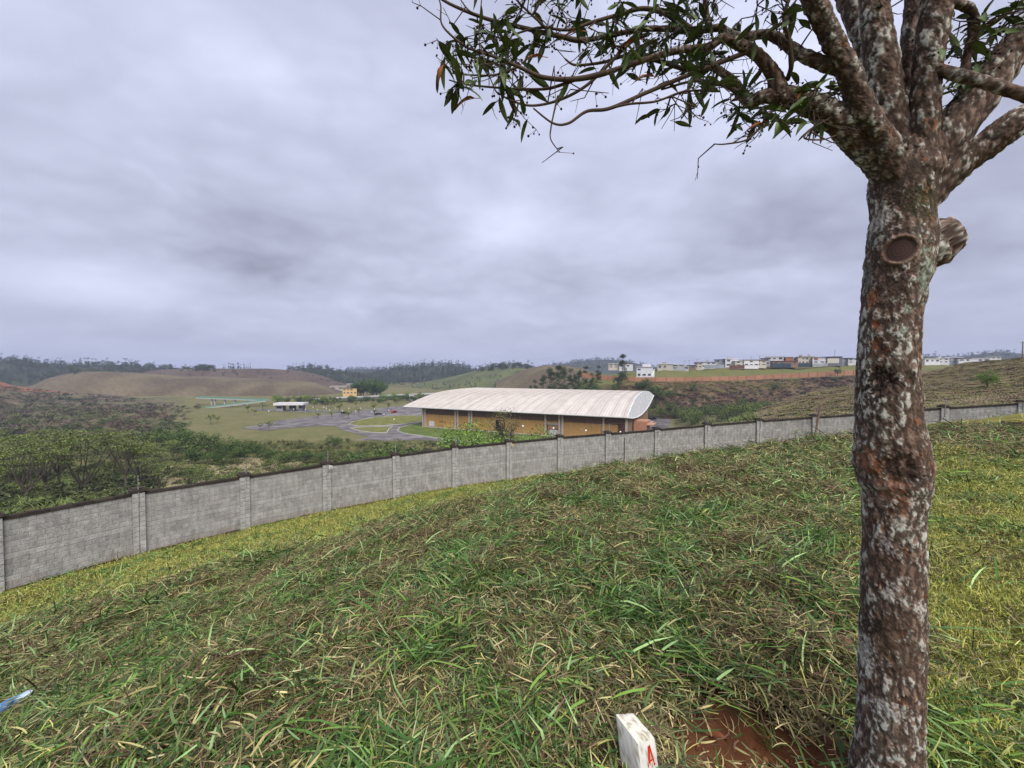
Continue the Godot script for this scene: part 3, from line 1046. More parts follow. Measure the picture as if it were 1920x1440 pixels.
func build_wall() -> void:
	var t := thing("boundary_wall", "long curving grey concrete block wall with pillars and dark coping", "wall")
	var tones := []
	for k in 9:
		tones.append(lin(0.365, 0.36, 0.348) * lerpf(0.93, 1.05, k / 8.0))
	var whole := []
	var half := []
	for col: Color in tones:
		col.a = 1.0
		whole.append(block_shape(Vector3(0.388, 0.184, 0.14), col))
		half.append(block_shape(Vector3(0.19, 0.184, 0.14), col))
	for col: Color in [lin(0.325, 0.292, 0.26), lin(0.345, 0.322, 0.297), lin(0.295, 0.29, 0.28), lin(0.322, 0.317, 0.305)]:    # earth-splashed, then weather-stained
		whole.append(block_shape(Vector3(0.388, 0.184, 0.14), col))
		half.append(block_shape(Vector3(0.19, 0.184, 0.14), col))
	var rest := Shape.new()
	var singles := 0
	var courses := 13
	for k in pillars.size() - 1:
		var a := pillars[k]
		var b := pillars[k + 1]
		var flat := Vector3(b.x - a.x, 0, b.z - a.z)
		var along := (b - a) / flat.length()
		var u := flat.normalized()
		var face := u.cross(Vector3.UP).normalized()        # towards the camera or away from it
		if face.dot(Vector3(eye.x, 0, eye.z) - a) < 0:
			face = -face
		var len_ := flat.length() - 0.40
		var start := a + along * 0.20
		# the mortar-coloured core of the panel
		var s := Shape.new()
		var d0 := face * 0.062
		var d1 := face * -0.07
		var up := Vector3(0, WALL_H - 0.03, 0)
		var dn := Vector3(0, -0.5, 0)
		var fin := start + along * len_
		s.hexa([start + d0 + dn, fin + d0 + dn, fin + d1 + dn, start + d1 + dn, start + d0 + up, fin + d0 + up, fin + d1 + up, start + d1 + up], lin(0.262, 0.253, 0.243))
		part(t, "mortar_core", s.mesh(mats.concrete))
		# blocks in running bond, with a pale bond beam at mid-height
		var step := len_ / 8.5
		var sx := step / 0.4
		for row in courses:
			if row == 6:
				continue
			var x := -0.5 * step if row % 2 else 0.0
			while x < len_ - 0.02:
				var x0 := maxf(x, 0.0)
				var x1 := minf(x + step, len_)
				x += step
				if x1 - x0 < 0.05:
					continue
				var tone := clampi(int(4.5 + rng.randfn() * 1.0 + noise_a.get_noise_2d(start.x + x0 * 0.8, row * 0.5) * 2.4), 0, 8)
				var stain := noise_a.get_noise_2d(start.x * 0.6 + x0 * 0.9, row * 0.22 + 50.0) + rng.randfn() * 0.08
				if row <= 1 and stain > -0.1:
					tone = 9 + (row if rng.randf() < 0.7 else 1)
				elif stain > (0.12 if row >= 10 else 0.30):
					tone = 11 + rng.randi() % 2
				var m: ArrayMesh = whole[tone] if x1 - x0 > step * 0.8 else half[tone]
				var sc := (x1 - x0) / (step if x1 - x0 > step * 0.8 else step * 0.5) * sx
				var pos := start + along * ((x0 + x1) * 0.5) + Vector3(0, 0.1 + row * 0.196, 0) + face * rng.randf_range(-0.002, 0.003)
				var bas := Basis(along.normalized(), face.cross(along.normalized()), face)
				if bas.determinant() < 0:
					bas = Basis(-along.normalized(), face.cross(-along.normalized()), face)
				bas = Basis(bas.x * sc, bas.y, bas.z)
				if k >= 4 and singles < 300:
					var o := part(t, "block", m)
					o.transform = Transform3D(bas, pos)
					singles += 1
				else:
					join(rest, m, Transform3D(bas, pos))
		var beam := Shape.new()
		var y0 := Vector3(0, 0.1 + 5.52 * 0.196, 0)
		var y1 := Vector3(0, 0.1 + 6.44 * 0.196, 0)
		d0 = face * 0.078
		beam.hexa([start + d0 + y0, fin + d0 + y0, fin + d1 + y0, start + d1 + y0, start + d0 + y1, fin + d0 + y1, fin + d1 + y1, start + d1 + y1], lin(0.378, 0.376, 0.366))
		part(t, "bond_beam", beam.mesh(mats.concrete))
		# stained coping and earth-stained footing
		for q in 2:
			s = Shape.new()
			y0 = Vector3(0, WALL_H - 0.045, 0) if q == 0 else Vector3(0, -0.4, 0)
			y1 = Vector3(0, WALL_H + 0.055, 0) if q == 0 else Vector3(0, 0.17, 0)
			d0 = face * (0.12 if q == 0 else 0.16)
			d1 = face * -0.12
			var cut := 6
			for j in cut:
				var p0 := start + along * (len_ * j / cut)
				var p1 := start + along * (len_ * (j + 0.996) / cut)
				var e0 := Vector3(0, rng.randf_range(-0.014, 0.014), 0)
				var e1 := Vector3(0, rng.randf_range(-0.014, 0.014), 0)
				s.hexa([p0 + d0 + y0, p1 + d0 + y0, p1 + d1 + y0, p0 + d1 + y0, p0 + d0 + y1 + e0, p1 + d0 + y1 + e1, p1 + d1 + y1 + e1, p0 + d1 + y1 + e0], vary(lin(0.048, 0.04, 0.034), 0.12) if q == 0 else vary(lin(0.07, 0.045, 0.033), 0.12))
			part(t, "coping" if q == 0 else "footing", s.mesh(mats.concrete))
	var o := part(t, "blockwork", rest.mesh(mats.concrete))
	o.set_meta("kind", "stuff")
	# pillars
	for k in pillars.size():
		var p := pillars[k]
		var q0 := pillars[maxi(k - 1, 0)]
		var q1 := pillars[mini(k + 1, pillars.size() - 1)]
		var u := Vector3(q1.x - q0.x, 0, q1.z - q0.z).normalized()
		var face := u.cross(Vector3.UP).normalized()
		if face.dot(eye - p) < 0:
			face = -face
		var bas := Basis(face.cross(Vector3.UP) * -1.0, Vector3.UP, face)
		if bas.determinant() < 0:
			bas.x = -bas.x
		var s := Shape.new()
		var two := k % 5 == 0
		for row in 14:
			for side in 2:
				var w := 0.205
				var tone: Color = tones[clampi(int(5.0 + rng.randfn() * 1.3), 0, 8)]
				tone = tone.lightened(0.09)
				tone.a = 1.0
				var m := block_shape(Vector3(w - (0.02 if two else 0.004), 0.184, 0.36 - (0.03 if side == row % 2 and not two else 0.0)), tone)
				join(s, m, Transform3D(bas, p + bas * Vector3((side - 0.5) * 0.205, 0.0 + row * 0.196, 0.02)))
		s.box(Transform3D(bas, p + bas * Vector3(0, 1.0, 0.0)), Vector3(0.37, 3.2, 0.30), lin(0.20, 0.19, 0.18))
		var pl := part(t, "pillar", s.mesh(mats.concrete))
		s = Shape.new()
		s.box(Transform3D(bas, p + Vector3(0, WALL_H + 0.14, 0)), Vector3(0.52, 0.09, 0.50), lin(0.06, 0.05, 0.043))
		s.box(Transform3D(bas, p + Vector3(0, WALL_H + 0.21, 0)), Vector3(0.34, 0.07, 0.34), lin(0.07, 0.058, 0.05))
		part(pl, "cap", s.mesh(mats.concrete))
		s = Shape.new()
		var lean := Vector3(rng.randf_range(-0.03, 0.03), 0, rng.randf_range(-0.03, 0.03))
		var foot := p + bas * Vector3(rng.randf_range(-0.03, 0.06), WALL_H - 0.45, 0.225)
		s.tube([foot, foot + Vector3(0, 1.22, 0) + lean], [0.017, 0.017], 6, lin(0.36, 0.36, 0.35))
		for j in 4:
			s.tube([foot + Vector3(0, 0.62 + j * 0.17, 0), foot + Vector3(0, 0.66 + j * 0.17, 0)], [0.026, 0.026], 6, lin(0.10, 0.10, 0.10))
		part(pl, "fence_rod", s.mesh(mats.metal))
	for j in 4:
		for k in pillars.size() - 1:
			var s := Shape.new()
			var y := Vector3(0, WALL_H + 0.19 + j * 0.17, 0)
			s.tube([pillars[k] + y, (pillars[k] + pillars[k + 1]) * 0.5 + y - Vector3(0, 0.03, 0), pillars[k + 1] + y], [0.0022, 0.0022, 0.0022], 3, lin(0.3, 0.3, 0.3), false)
			part(t, "fence_wire", s.mesh(mats.metal))
	# small boxes and a warning plate fixed to the wall
	for b in [[620.0, 876.0, 21.75, Vector3(0.17, 0.15, 0.08), lin(0.55, 0.55, 0.52), "pale junction box fixed to the wall beside a pillar"], [8.0, 978.0, 14.2, Vector3(0.24, 0.15, 0.06), lin(0.42, 0.50, 0.46), "pale green junction box near the top of the wall"], [961.0, 834.5, 27.15, Vector3(0.14, 0.14, 0.03), lin(0.60, 0.47, 0.22), "small square yellow warning plate on the wall"]]:
		var bt := thing("junction_box" if b[3].z > 0.04 else "warning_plate", b[5], "box" if b[3].z > 0.04 else "plate", at(b[0], b[1], b[2] - 0.12))
		var s := Shape.new()
		s.box(Transform3D(Basis(Vector3.UP, -atan2(bt.position.x, -bt.position.z)), Vector3.ZERO), b[3], b[4])
		part(bt, "body", s.mesh(mats.plain))
		s = Shape.new()
		s.box(Transform3D(Basis(Vector3.UP, -atan2(bt.position.x, -bt.position.z)), Vector3(0, 0, 0) - Vector3(bt.position.x, 0, bt.position.z).normalized() * (b[3].z * 0.5 + 0.004)), b[3] * Vector3(0.7, 0.7, 0.0) + Vector3(0, 0, 0.008), b[4].darkened(0.25))
		part(bt, "cover", s.mesh(mats.plain))
	# a leaning plank and an iron bar by the wall
	var pl := thing("leaning_plank", "weathered brown plank leaning against the block wall", "plank", at(1526, 826, 28.4))
	var s3 := Shape.new()
	var d3 := at(1539, 758, 28.9) - pl.position
	s3.tube([-d3 * 0.1, d3 * 0.5 + Vector3(0.02, 0, 0), d3], [0.085, 0.08, 0.075], 4, lin(0.13, 0.09, 0.065))
	part(pl, "board", s3.mesh(mats.bark))
	var bar := thing("iron_bar", "thin dark iron bar standing upright before the block wall", "bar", at(1170, 882, 28.6))
	s3 = Shape.new()
	s3.tube([Vector3(0, -0.3, 0), Vector3(0.02, 2.3, 0)], [0.035, 0.035], 6, lin(0.09, 0.085, 0.08))
	part(bar, "shaft", s3.mesh(mats.metal))


# ---------------------------------------------------------------- things in the valley
func build_valley_things() -> void:
	# gatehouse
	var p := on_plane(546, 770, FLOOR_Y)
	var t := thing("gatehouse", "low gatehouse with a white slab roof beside the valley road", "gatehouse", p, 0.12)
	var s := Shape.new()
	s.box(Transform3D(Basis(), Vector3(0, 4.7, 0)), Vector3(19, 1.5, 9), lin(0.62, 0.62, 0.64))
	part(t, "roof_slab", s.mesh(mats.paint))
	for b in [[-6.6, 4.6, lin(0.30, 0.30, 0.32)], [0.9, 2.6, lin(0.10, 0.10, 0.115)], [6.9, 2.4, lin(0.16, 0.16, 0.18)]]:
		s = Shape.new()
		s.box(Transform3D(Basis(), Vector3(b[0], 2.0, 0)), Vector3(b[1], 4.0, 5.0), b[2])
		part(t, "cabin", s.mesh(mats.paint))
		s = Shape.new()
		s.box(Transform3D(Basis(), Vector3(b[0], 2.4, 2.52)), Vector3(b[1] * 0.6, 1.3, 0.12), lin(0.03, 0.035, 0.04))
		part(t, "window", s.mesh(mats.glass))
	# green and white footbridge with its ramp
	t = thing("footbridge", "green railed concrete footbridge with a long ramp", "footbridge")
	var a := at(370, 745, 330)
	var b2 := at(502, 750, 318)
	var c2 := at(386, 764.5, 300)
	var d2 := at(500, 750.5, 312)
	for seg in [[a, b2], [c2, d2]]:
		var dd: Vector3 = seg[1] - seg[0]
		var sd := dd.cross(Vector3.UP).normalized()
		s = Shape.new()
		for q in 2:
			var o := sd * (1.4 if q else -1.4)
			s.hexa([seg[0] + o - sd * 0.1, seg[1] + o - sd * 0.1, seg[1] + o + sd * 0.1, seg[0] + o + sd * 0.1, seg[0] + o - sd * 0.1 + Vector3(0, 0.8, 0), seg[1] + o - sd * 0.1 + Vector3(0, 0.8, 0), seg[1] + o + sd * 0.1 + Vector3(0, 0.8, 0), seg[0] + o + sd * 0.1 + Vector3(0, 0.8, 0)], lin(0.13, 0.27, 0.21))
		part(t, "railing", s.mesh(mats.paint))
		s = Shape.new()
		s.hexa([seg[0] - sd * 1.6 - Vector3(0, 1.0, 0), seg[1] - sd * 1.6 - Vector3(0, 1.0, 0), seg[1] + sd * 1.6 - Vector3(0, 1.0, 0), seg[0] + sd * 1.6 - Vector3(0, 1.0, 0), seg[0] - sd * 1.6, seg[1] - sd * 1.6, seg[1] + sd * 1.6, seg[0] + sd * 1.6], lin(0.40, 0.41, 0.39))
		part(t, "deck", s.mesh(mats.concrete))
	for q in [[0.21, 0], [0.26, 0], [0.4, 0], [0.54, 0], [0.72, 0], [0.42, 1], [0.62, 1], [0.92, 1]]:
		s = Shape.new()
		var top: Vector3 = (a.lerp(b2, q[0]) if q[1] == 0 else c2.lerp(d2, q[0])) - Vector3(0, 0.9, 0)
		s.box(Transform3D(Basis(), Vector3(top.x, (top.y + FLOOR_Y) * 0.5, top.z)), Vector3(0.9, top.y - FLOOR_Y, 0.9), lin(0.46, 0.46, 0.45))
		part(t, "pier", s.mesh(mats.concrete))
	# highway viaduct beyond
	t = thing("viaduct", "long pale road viaduct crossing the far valley", "viaduct")
	var v0 := at(590, 749, 350)
	var v1 := at(860, 736.5, 445)
	var dv := (v1 - v0).cross(Vector3.UP).normalized()
	for q in [[0.0, 0.9, 0.46, "parapet"], [-1.8, 1.6, 0.16, "deck"]]:
		s = Shape.new()
		var y0 := Vector3(0, q[0], 0)
		var y1 := Vector3(0, q[0] + q[1], 0)
		var w := 5.0 if q[3] == "deck" else 5.3
		s.hexa([v0 - dv * w + y0, v1 - dv * w + y0, v1 + dv * w + y0, v0 + dv * w + y0, v0 - dv * w + y1, v1 - dv * w + y1, v1 + dv * w + y1, v0 + dv * w + y1], lin(q[2], q[2] * 0.98, q[2] * 0.94))
		part(t, q[3], s.mesh(mats.concrete))
	for q in 9:
		var m := v0.lerp(v1, 0.04 + q * 0.115)
		s = Shape.new()
		var y := ground(m.x, m.z) - 1.0
		s.box(Transform3D(Basis(), Vector3(m.x, (m.y + y) * 0.5 - 0.9, m.z)), Vector3(1.4, maxf(m.y - y, 1.0), 2.4), lin(0.26, 0.25, 0.24))
		part(t, "pier", s.mesh(mats.concrete))
	# farmhouse, sheds and a kiosk
	t = thing("farmhouse", "cream farmhouse with dark windows and a brown roof by dark trees", "house", on_plane(657, 739.2, FLOOR_Y + 4.0), 0.25)
	house_parts(t, Vector3(13, 6.2, 9), lin(0.58, 0.42, 0.20), lin(0.10, 0.05, 0.04), 4, 2)
	t = thing("farm_shed", "long low shed with a pale roof behind the cream farmhouse", "shed", at(640, 731, 560), 0.2)
	house_parts(t, Vector3(28, 5, 12), lin(0.38, 0.33, 0.28), lin(0.50, 0.46, 0.42), 3, 1)
	t = thing("farm_shed", "small pale roofed shed standing tight behind the cream farmhouse", "shed", at(662, 731, 550), -0.1)
	house_parts(t, Vector3(14, 8, 9), lin(0.32, 0.29, 0.27), lin(0.52, 0.52, 0.52), 3, 1)
	t = thing("kiosk", "tiny white kiosk standing at the edge of the parking", "kiosk", on_plane(772, 750, FLOOR_Y), 0.1)
	house_parts(t, Vector3(4.4, 5.4, 3.5), lin(0.62, 0.62, 0.63), lin(0.5, 0.5, 0.52), 1, 1)
	# lamp posts before the facade and white-headed lamps on the parking
	var lamp := thing("lamp_post", "slim lamp post with a round white head before the ochre facade", "lamp post", Vector3.ZERO, 0.0, "lamp posts before the hall")
	s = Shape.new()
	s.tube([Vector3(0, -0.5, 0), Vector3(0, 5.0, 0)], [0.07, 0.05], 6, lin(0.40, 0.40, 0.40))
	part(lamp, "pole", s.mesh(mats.metal))
	s = Shape.new()
	leaves_ball(s, Vector3(0, 5.2, 0), 0.36, lin(0.75, 0.76, 0.78))
	part(lamp, "globe", s.mesh(mats.plain))
	lamp.position = Vector3(4.2, FLOOR_Y, -158)
	for q in [[1038.0, 152.0], [1099.0, 146.0], [1164.0, 142.0]]:
		copy(lamp, Vector3((q[0] - 960.0) / F * q[1], FLOOR_Y, -q[1]), 0.0)
	lamp = thing("parking_lamp", "short white globe lamp on the valley parking", "lamp post", Vector3.ZERO, 0.0, "globe lamps on the parking")
	s = Shape.new()
	s.tube([Vector3(0, 0, 0), Vector3(0, 2.6, 0)], [0.07, 0.05], 6, lin(0.4, 0.4, 0.4))
	part(lamp, "pole", s.mesh(mats.metal))
	s = Shape.new()
	leaves_ball(s, Vector3(0, 2.9, 0), 0.3, lin(0.75, 0.76, 0.78))
	part(lamp, "globe", s.mesh(mats.plain))
	var first := true
	for q in [[587, 772], [595, 777], [607, 772], [618, 778], [629, 773], [642, 779], [654, 774], [667, 780], [676, 774], [697, 781], [702, 776], [729, 778], [612, 774], [504, 780], [551, 776], [573, 776], [720, 786.5], [739, 797]]:
		var pos := on_plane(q[0], q[1], FLOOR_Y)
		if first:
			lamp.position = pos
			first = false
		else:
			copy(lamp, pos, 0.0)
	# cars
	for q in [[646, 776, lin(0.015, 0.017, 0.02), 0.3, "black car parked near the globe lamps"], [739, 774, lin(0.35, 0.03, 0.02), 1.2, "bright red car parked at the end of the apron"], [709, 778, lin(0.06, 0.05, 0.05), 0.6, "dark grey car parked on the bay lines"],
			[1203, 795, lin(0.03, 0.03, 0.035), 0.9, "dark car parked at the foot of the terracotta porch"], [1219, 793, lin(0.62, 0.62, 0.62), 0.7, "white van parked beside the terracotta porch"], [1224, 787, lin(0.02, 0.02, 0.022), 0.5, "black car on the grass edge beyond the porch"]]:
		var car := thing("parked_car", q[4], "car", on_plane(q[0], q[1], FLOOR_Y + 0.12), q[3])
		car_parts(car, q[2])
	# palisade: long dark scrubby embankment wall and a pole
	for q in [[787, 713, 745, 470.0], [1917, 640, 668, 118.0], [1284, 676, 690, 330.0], [1292, 675, 690, 332.0], [1307, 674, 691, 335.0], [1408, 668, 690, 340.0], [1424, 667, 688, 342.0], [697, 745, 758, 330.0], [1565, 656, 672, 330.0]]:
		var foot := at(q[0], q[2], q[3])
		foot.y = minf(foot.y, ground(foot.x, foot.z))
		var po := thing("utility_pole", "thin grey utility pole with a short crossarm against the sky", "pole", foot, 0.2, "utility poles")
		var hgt: float = at(q[0], q[1], q[3]).y - foot.y
		s = Shape.new()
		s.tube([Vector3.ZERO, Vector3(0, hgt, 0)], [0.16, 0.11], 6, lin(0.22, 0.21, 0.20))
		part(po, "pole", s.mesh(mats.concrete))
		s = Shape.new()
		s.box(Transform3D(Basis(), Vector3(0, hgt - 0.4, 0)), Vector3(1.8, 0.12, 0.12), lin(0.16, 0.15, 0.14))
		part(po, "crossarm", s.mesh(mats.concrete))


func leaves_ball(s: Shape, c: Vector3, r: float, col: Color) -> void:
	for a in 7:
		for b in 10:
			var th := PI * a / 6.0
			var ph := TAU * b / 10.0
			s.v.append(c + Vector3(sin(th) * cos(ph), -cos(th), -sin(th) * sin(ph)) * r)
			s.c.append(col)
	s.sheet(7, 10, true)
	for k in 70:
		var j := s.v.size() - 70 + k
		s.n[j] = (s.v[j] - c).normalized()


func car_parts(t: Node3D, col: Color) -> void:
	var prof := [Vector2(-2.1, 0.35), Vector2(2.1, 0.35), Vector2(2.15, 0.75), Vector2(1.3, 0.92), Vector2(0.7, 1.42), Vector2(-1.2, 1.45), Vector2(-1.9, 0.98), Vector2(-2.15, 0.9)]
	var s := Shape.new()
	for k in prof.size():
		var a: Vector2 = prof[k]
		var b: Vector2 = prof[(k + 1) % prof.size()]
		s.quad(Vector3(a.x, a.y, 0.85), Vector3(a.x, a.y, -0.85), Vector3(b.x, b.y, -0.85), Vector3(b.x, b.y, 0.85), col)
		s.tri(Vector3(0, 0.8, 0.85), Vector3(a.x, a.y, 0.85), Vector3(b.x, b.y, 0.85), col)
		s.tri(Vector3(0, 0.8, -0.85), Vector3(b.x, b.y, -0.85), Vector3(a.x, a.y, -0.85), col)
	part(t, "body", s.mesh(mats.metal))
	for sd in [-1, 1]:
		s = Shape.new()
		s.quad(Vector3(-1.6, 0.98, 0.86 * sd), Vector3(1.1, 0.98, 0.86 * sd), Vector3(0.62, 1.36, 0.86 * sd), Vector3(-1.15, 1.38, 0.86 * sd), lin(0.02, 0.022, 0.025))
		part(t, "side_window", s.mesh(mats.glass))
		for fx in [-1.3, 1.35]:
			s = Shape.new()
			s.tube([Vector3(fx, 0.32, 0.7 * sd), Vector3(fx, 0.32, 0.88 * sd)], [0.32, 0.32], 10, lin(0.02, 0.02, 0.02))
			part(t, "wheel", s.mesh(mats.plain))


# ---------------------------------------------------------------- houses
func house_parts(t: Node3D, size: Vector3, wall: Color, roof: Color, windows: int, floors: int, tank := false, wing := 0.0) -> void:
	var s := Shape.new()
	s.box(Transform3D(Basis(), Vector3(0, size.y * 0.5 - 1.0, 0)), Vector3(size.x, size.y + 2.0, size.z), wall)
	part(t, "wall", s.mesh(mats.paint))
	s = Shape.new()
	s.box(Transform3D(Basis(), Vector3(0, size.y + 0.16, 0)), Vector3(size.x + 0.9, 0.36, size.z + 0.9), roof)
	var r := part(t, "roof", s.mesh(mats.paint))
	if tank:
		s = Shape.new()
		s.box(Transform3D(Basis(), Vector3(-size.x * 0.1, size.y + 1.1, -0.6)), Vector3(size.x * 0.24, 1.8, 2.4), wall.darkened(0.2))
		part(r, "roof_tank", s.mesh(mats.paint))
	if wing != 0.0:
		s = Shape.new()
		s.box(Transform3D(Basis(), Vector3(size.x * 0.5 * signf(wing) + wing * 0.5, size.y * 0.28 - 1.0, 0.8)), Vector3(absf(wing), size.y * 0.56 + 2.0, size.z * 0.9), wall.lerp(roof, 0.25))
		var w := part(t, "wing", s.mesh(mats.paint))
		s = Shape.new()
		s.box(Transform3D(Basis(), Vector3(size.x * 0.5 * signf(wing) + wing * 0.5, size.y * 0.56 + 0.12, 0.8)), Vector3(absf(wing) + 0.5, 0.26, size.z * 0.9 + 0.6), roof)
		part(w, "wing_roof", s.mesh(mats.paint))
		s = Shape.new()
		s.box(Transform3D(Basis(), Vector3(size.x * 0.5 * signf(wing) + wing * 0.5, 1.3, 0.8 + size.z * 0.45)), Vector3(absf(wing) * 0.62, 2.3, 0.14), lin(0.10, 0.10, 0.11))
		part(w, "garage_door", s.mesh(mats.paint))
	for f in floors:
		for k in windows:
			if rng.randf() < 0.22:
				continue
			var ww := size.x / windows * rng.randf_range(0.38, 0.66)
			var wh := size.y / floors * rng.randf_range(0.26, 0.42)
			var x := -size.x * 0.5 + size.x * (k + 0.5) / windows
			var y := size.y * (f + 0.55) / floors
			s = Shape.new()
			s.box(Transform3D(Basis(), Vector3(x, y, size.z * 0.5 + 0.02)), Vector3(ww + 0.24, wh + 0.24, 0.1), wall.lightened(0.25) if k % 2 else wall.darkened(0.25))
			var fr := part(t, "window", s.mesh(mats.paint))
			s = Shape.new()
			s.box(Transform3D(Basis(), Vector3(x, y, size.z * 0.5 + 0.05)), Vector3(ww, wh, 0.1), lin(0.07, 0.08, 0.095))
			part(fr, "pane", s.mesh(mats.glass))


func build_houses() -> void:
	var white := lin(0.66, 0.67, 0.69)
	var cream := lin(0.54, 0.50, 0.43)
	var grey := lin(0.34, 0.36, 0.39)
	var dark := lin(0.075, 0.08, 0.095)
	var brown := lin(0.17, 0.09, 0.06)
	var list := [
		[1141, 1168, 681, 690, 345, cream, white, 3, 2, false, 0.0, "cream two storey house with white slab roof beside the blue hill"],
		[1163, 1185, 680, 691, 340, white, brown, 2, 1, false, 0.0, "small white house with brown roof next to the cream house"],
		[1235, 1262, 681, 693, 338, cream, white, 3, 1, true, 0.0, "cream house with a dark water tank on its white roof"],
		[1258, 1281, 682, 692, 336, grey, white, 2, 2, false, 3.0, "low grey house with a white roof and side garage"],
		[1289, 1304, 684, 692, 338, lin(0.25, 0.19, 0.15), dark, 2, 1, false, 0.0, "small brown house between two utility poles"],
		[1302, 1316, 678, 690, 342, cream, brown, 2, 2, false, 0.0, "narrow beige house with a brown roof"],
		[1316, 1342, 677, 689, 340, white, grey, 3, 2, true, 0.0, "white house with grey roof box behind a blue grey garden wall"],
		[1341, 1362, 672, 688, 350, grey, dark, 2, 2, false, 0.0, "tall grey house with a dark flat roof"],
		[1359, 1380, 670, 688, 344, white, white, 2, 2, true, 0.0, "tall white house with a rooftop block"],
		[1374, 1396, 675, 687, 338, cream, white, 2, 2, false, 2.5, "cream house with white roof and a side garage"],
		[1391, 1417, 673, 687, 336, white, brown, 3, 2, false, 0.0, "white house under a red brown tiled roof"],
		[1414, 1432, 674, 686, 340, cream, brown, 2, 2, false, 0.0, "beige house with brown gables next to the red roofed house"],
		[1428, 1442, 670, 684, 350, grey, dark, 1, 2, false, 0.0, "tall narrow grey house with a dark roof"],
		[1437, 1466, 666, 684, 352, white, white, 3, 2, false, 0.0, "large windowless looking white block house with high parapet"],
		[1449, 1490, 676, 684, 332, lin(0.26, 0.16, 0.12), brown, 4, 1, false, 0.0, "long low brick red house behind the blue fence"],
		[1472, 1484, 667, 684, 346, lin(0.36, 0.17, 0.11), cream, 1, 2, false, 0.0, "narrow brick red tower house"],
		[1483, 1497, 669, 684, 350, white, grey, 2, 2, false, 0.0, "white house squeezed behind the brick red tower house"],
		[1495, 1512, 667, 683, 340, cream, brown, 3, 2, true, 0.0, "cream house with a brown rooftop block"],
		[1511, 1525, 666, 683, 342, lin(0.58, 0.53, 0.42), cream, 2, 2, true, 0.0, "pale yellow house with a rooftop terrace"],
		[1524, 1544, 668, 682, 334, white, grey, 2, 2, false, 0.0, "white house with an orange panel beside its window"],
		[1543, 1573, 667, 682, 330, lin(0.17, 0.18, 0.205), dark, 2, 2, false, 0.0, "dark charcoal house with a large pale garage front"],
		[1573, 1592, 670, 682, 350, grey, dark, 3, 2, false, 0.0, "grey house with a low dark roof beyond the charcoal house"],
		[1590, 1606, 671, 681, 345, white, dark, 2, 2, false, 0.0, "white gabled house half hidden by the tree trunk"],
		[1728, 1752, 671, 681, 360, white, cream, 3, 1, false, 0.0, "white house just beyond the trunk over the scrub mound"],
		[1755, 1772, 670, 681, 358, white, white, 2, 2, true, 0.0, "bright white house with a roof box over the scrub mound"],
		[1772, 1796, 669, 680, 366, grey, white, 3, 2, false, 0.0, "grey house with white roof over the scrub mound"],
		[1795, 1812, 671, 679, 360, white, brown, 2, 1, false, 0.0, "low white house with brown roof over the scrub mound"],
		[1818, 1845, 671, 679, 366, white, white, 3, 1, false, 0.0, "long low white house under the dark far ridge"],
		[1846, 1866, 668, 678, 370, white, grey, 3, 2, false, 0.0, "white two storey house under the dark far ridge"]]
	for q in list:
		var z: float = q[4]
		var foot := at((q[0] + q[1]) * 0.5, q[3], z)
		var hgt: float = (q[3] - q[2]) / F * z * 0.82
		var t := thing("hill_house", q[11], "house", foot, rng.randf_range(-0.25, 0.25) - 0.35)
		house_parts(t, Vector3((q[1] - q[0]) / F * z * 0.97, hgt, 10.0), q[5], q[6], q[7], q[8], q[9], q[10])
		if q[11].begins_with("dark charcoal"):
			var s := Shape.new()
			s.box(Transform3D(Basis(), Vector3(0.6, 2.2, 5.1)), Vector3(7.4, 3.9, 0.2), lin(0.60, 0.57, 0.51))
			part(t, "garage_door", s.mesh(mats.paint))
		if q[11].contains("orange panel"):
			var s := Shape.new()
			s.box(Transform3D(Basis(), Vector3(-1.8, 4.2, 5.12)), Vector3(2.0, 2.4, 0.2), lin(0.36, 0.13, 0.05))
			part(t, "cladding_panel", s.mesh(mats.paint))
	# the lone white house with its stepped garden wall, below the others
	var w := thing("white_house", "lone three storey white house with a sloping side wall on the field", "house", at(1209, 708, 297), -0.42)
	house_parts(w, Vector3(10.5, 7.6, 8), lin(0.70, 0.72, 0.76), lin(0.6, 0.6, 0.6), 3, 2)
	var s4 := Shape.new()
	s4.hexa([Vector3(5.3, -1.5, 4.2), Vector3(5.7, -1.5, 4.2), Vector3(5.7, -1.5, -11), Vector3(5.3, -1.5, -11), Vector3(5.3, 1.2, 4.2), Vector3(5.7, 1.2, 4.2), Vector3(5.7, 6.2, -11), Vector3(5.3, 6.2, -11)], lin(0.72, 0.74, 0.78))
	part(w, "side_wall", s4.mesh(mats.paint))
	s4 = Shape.new()
	s4.box(Transform3D(Basis(), Vector3(1.2, 8.7, -1)), Vector3(5.5, 2.2, 5), lin(0.62, 0.63, 0.66))
	part(w, "roof_room", s4.mesh(mats.paint))
	# fences and garden walls before the houses
	for q in [[1320, 1358, 688.5, 4.0, 330, lin(0.26, 0.29, 0.33), "blue grey rendered garden wall before the white house"], [1368, 1396, 689.0, 3.6, 328, lin(0.14, 0.07, 0.06), "dark brown garden wall below the cream houses"], [1448, 1523, 686.3, 4.6, 326, lin(0.045, 0.065, 0.085), "long dark blue fence at the top of the field"], [1523, 1552, 685.0, 3.0, 325, lin(0.30, 0.31, 0.33), "grey garden wall joining the dark blue fence"]]:
		var a := at(q[0], q[2], q[4])
		var b := at(q[1], q[2] - 1.0, q[4])
		var t := thing("garden_fence", q[6], "fence", (a + b) * 0.5)
		var n := 7
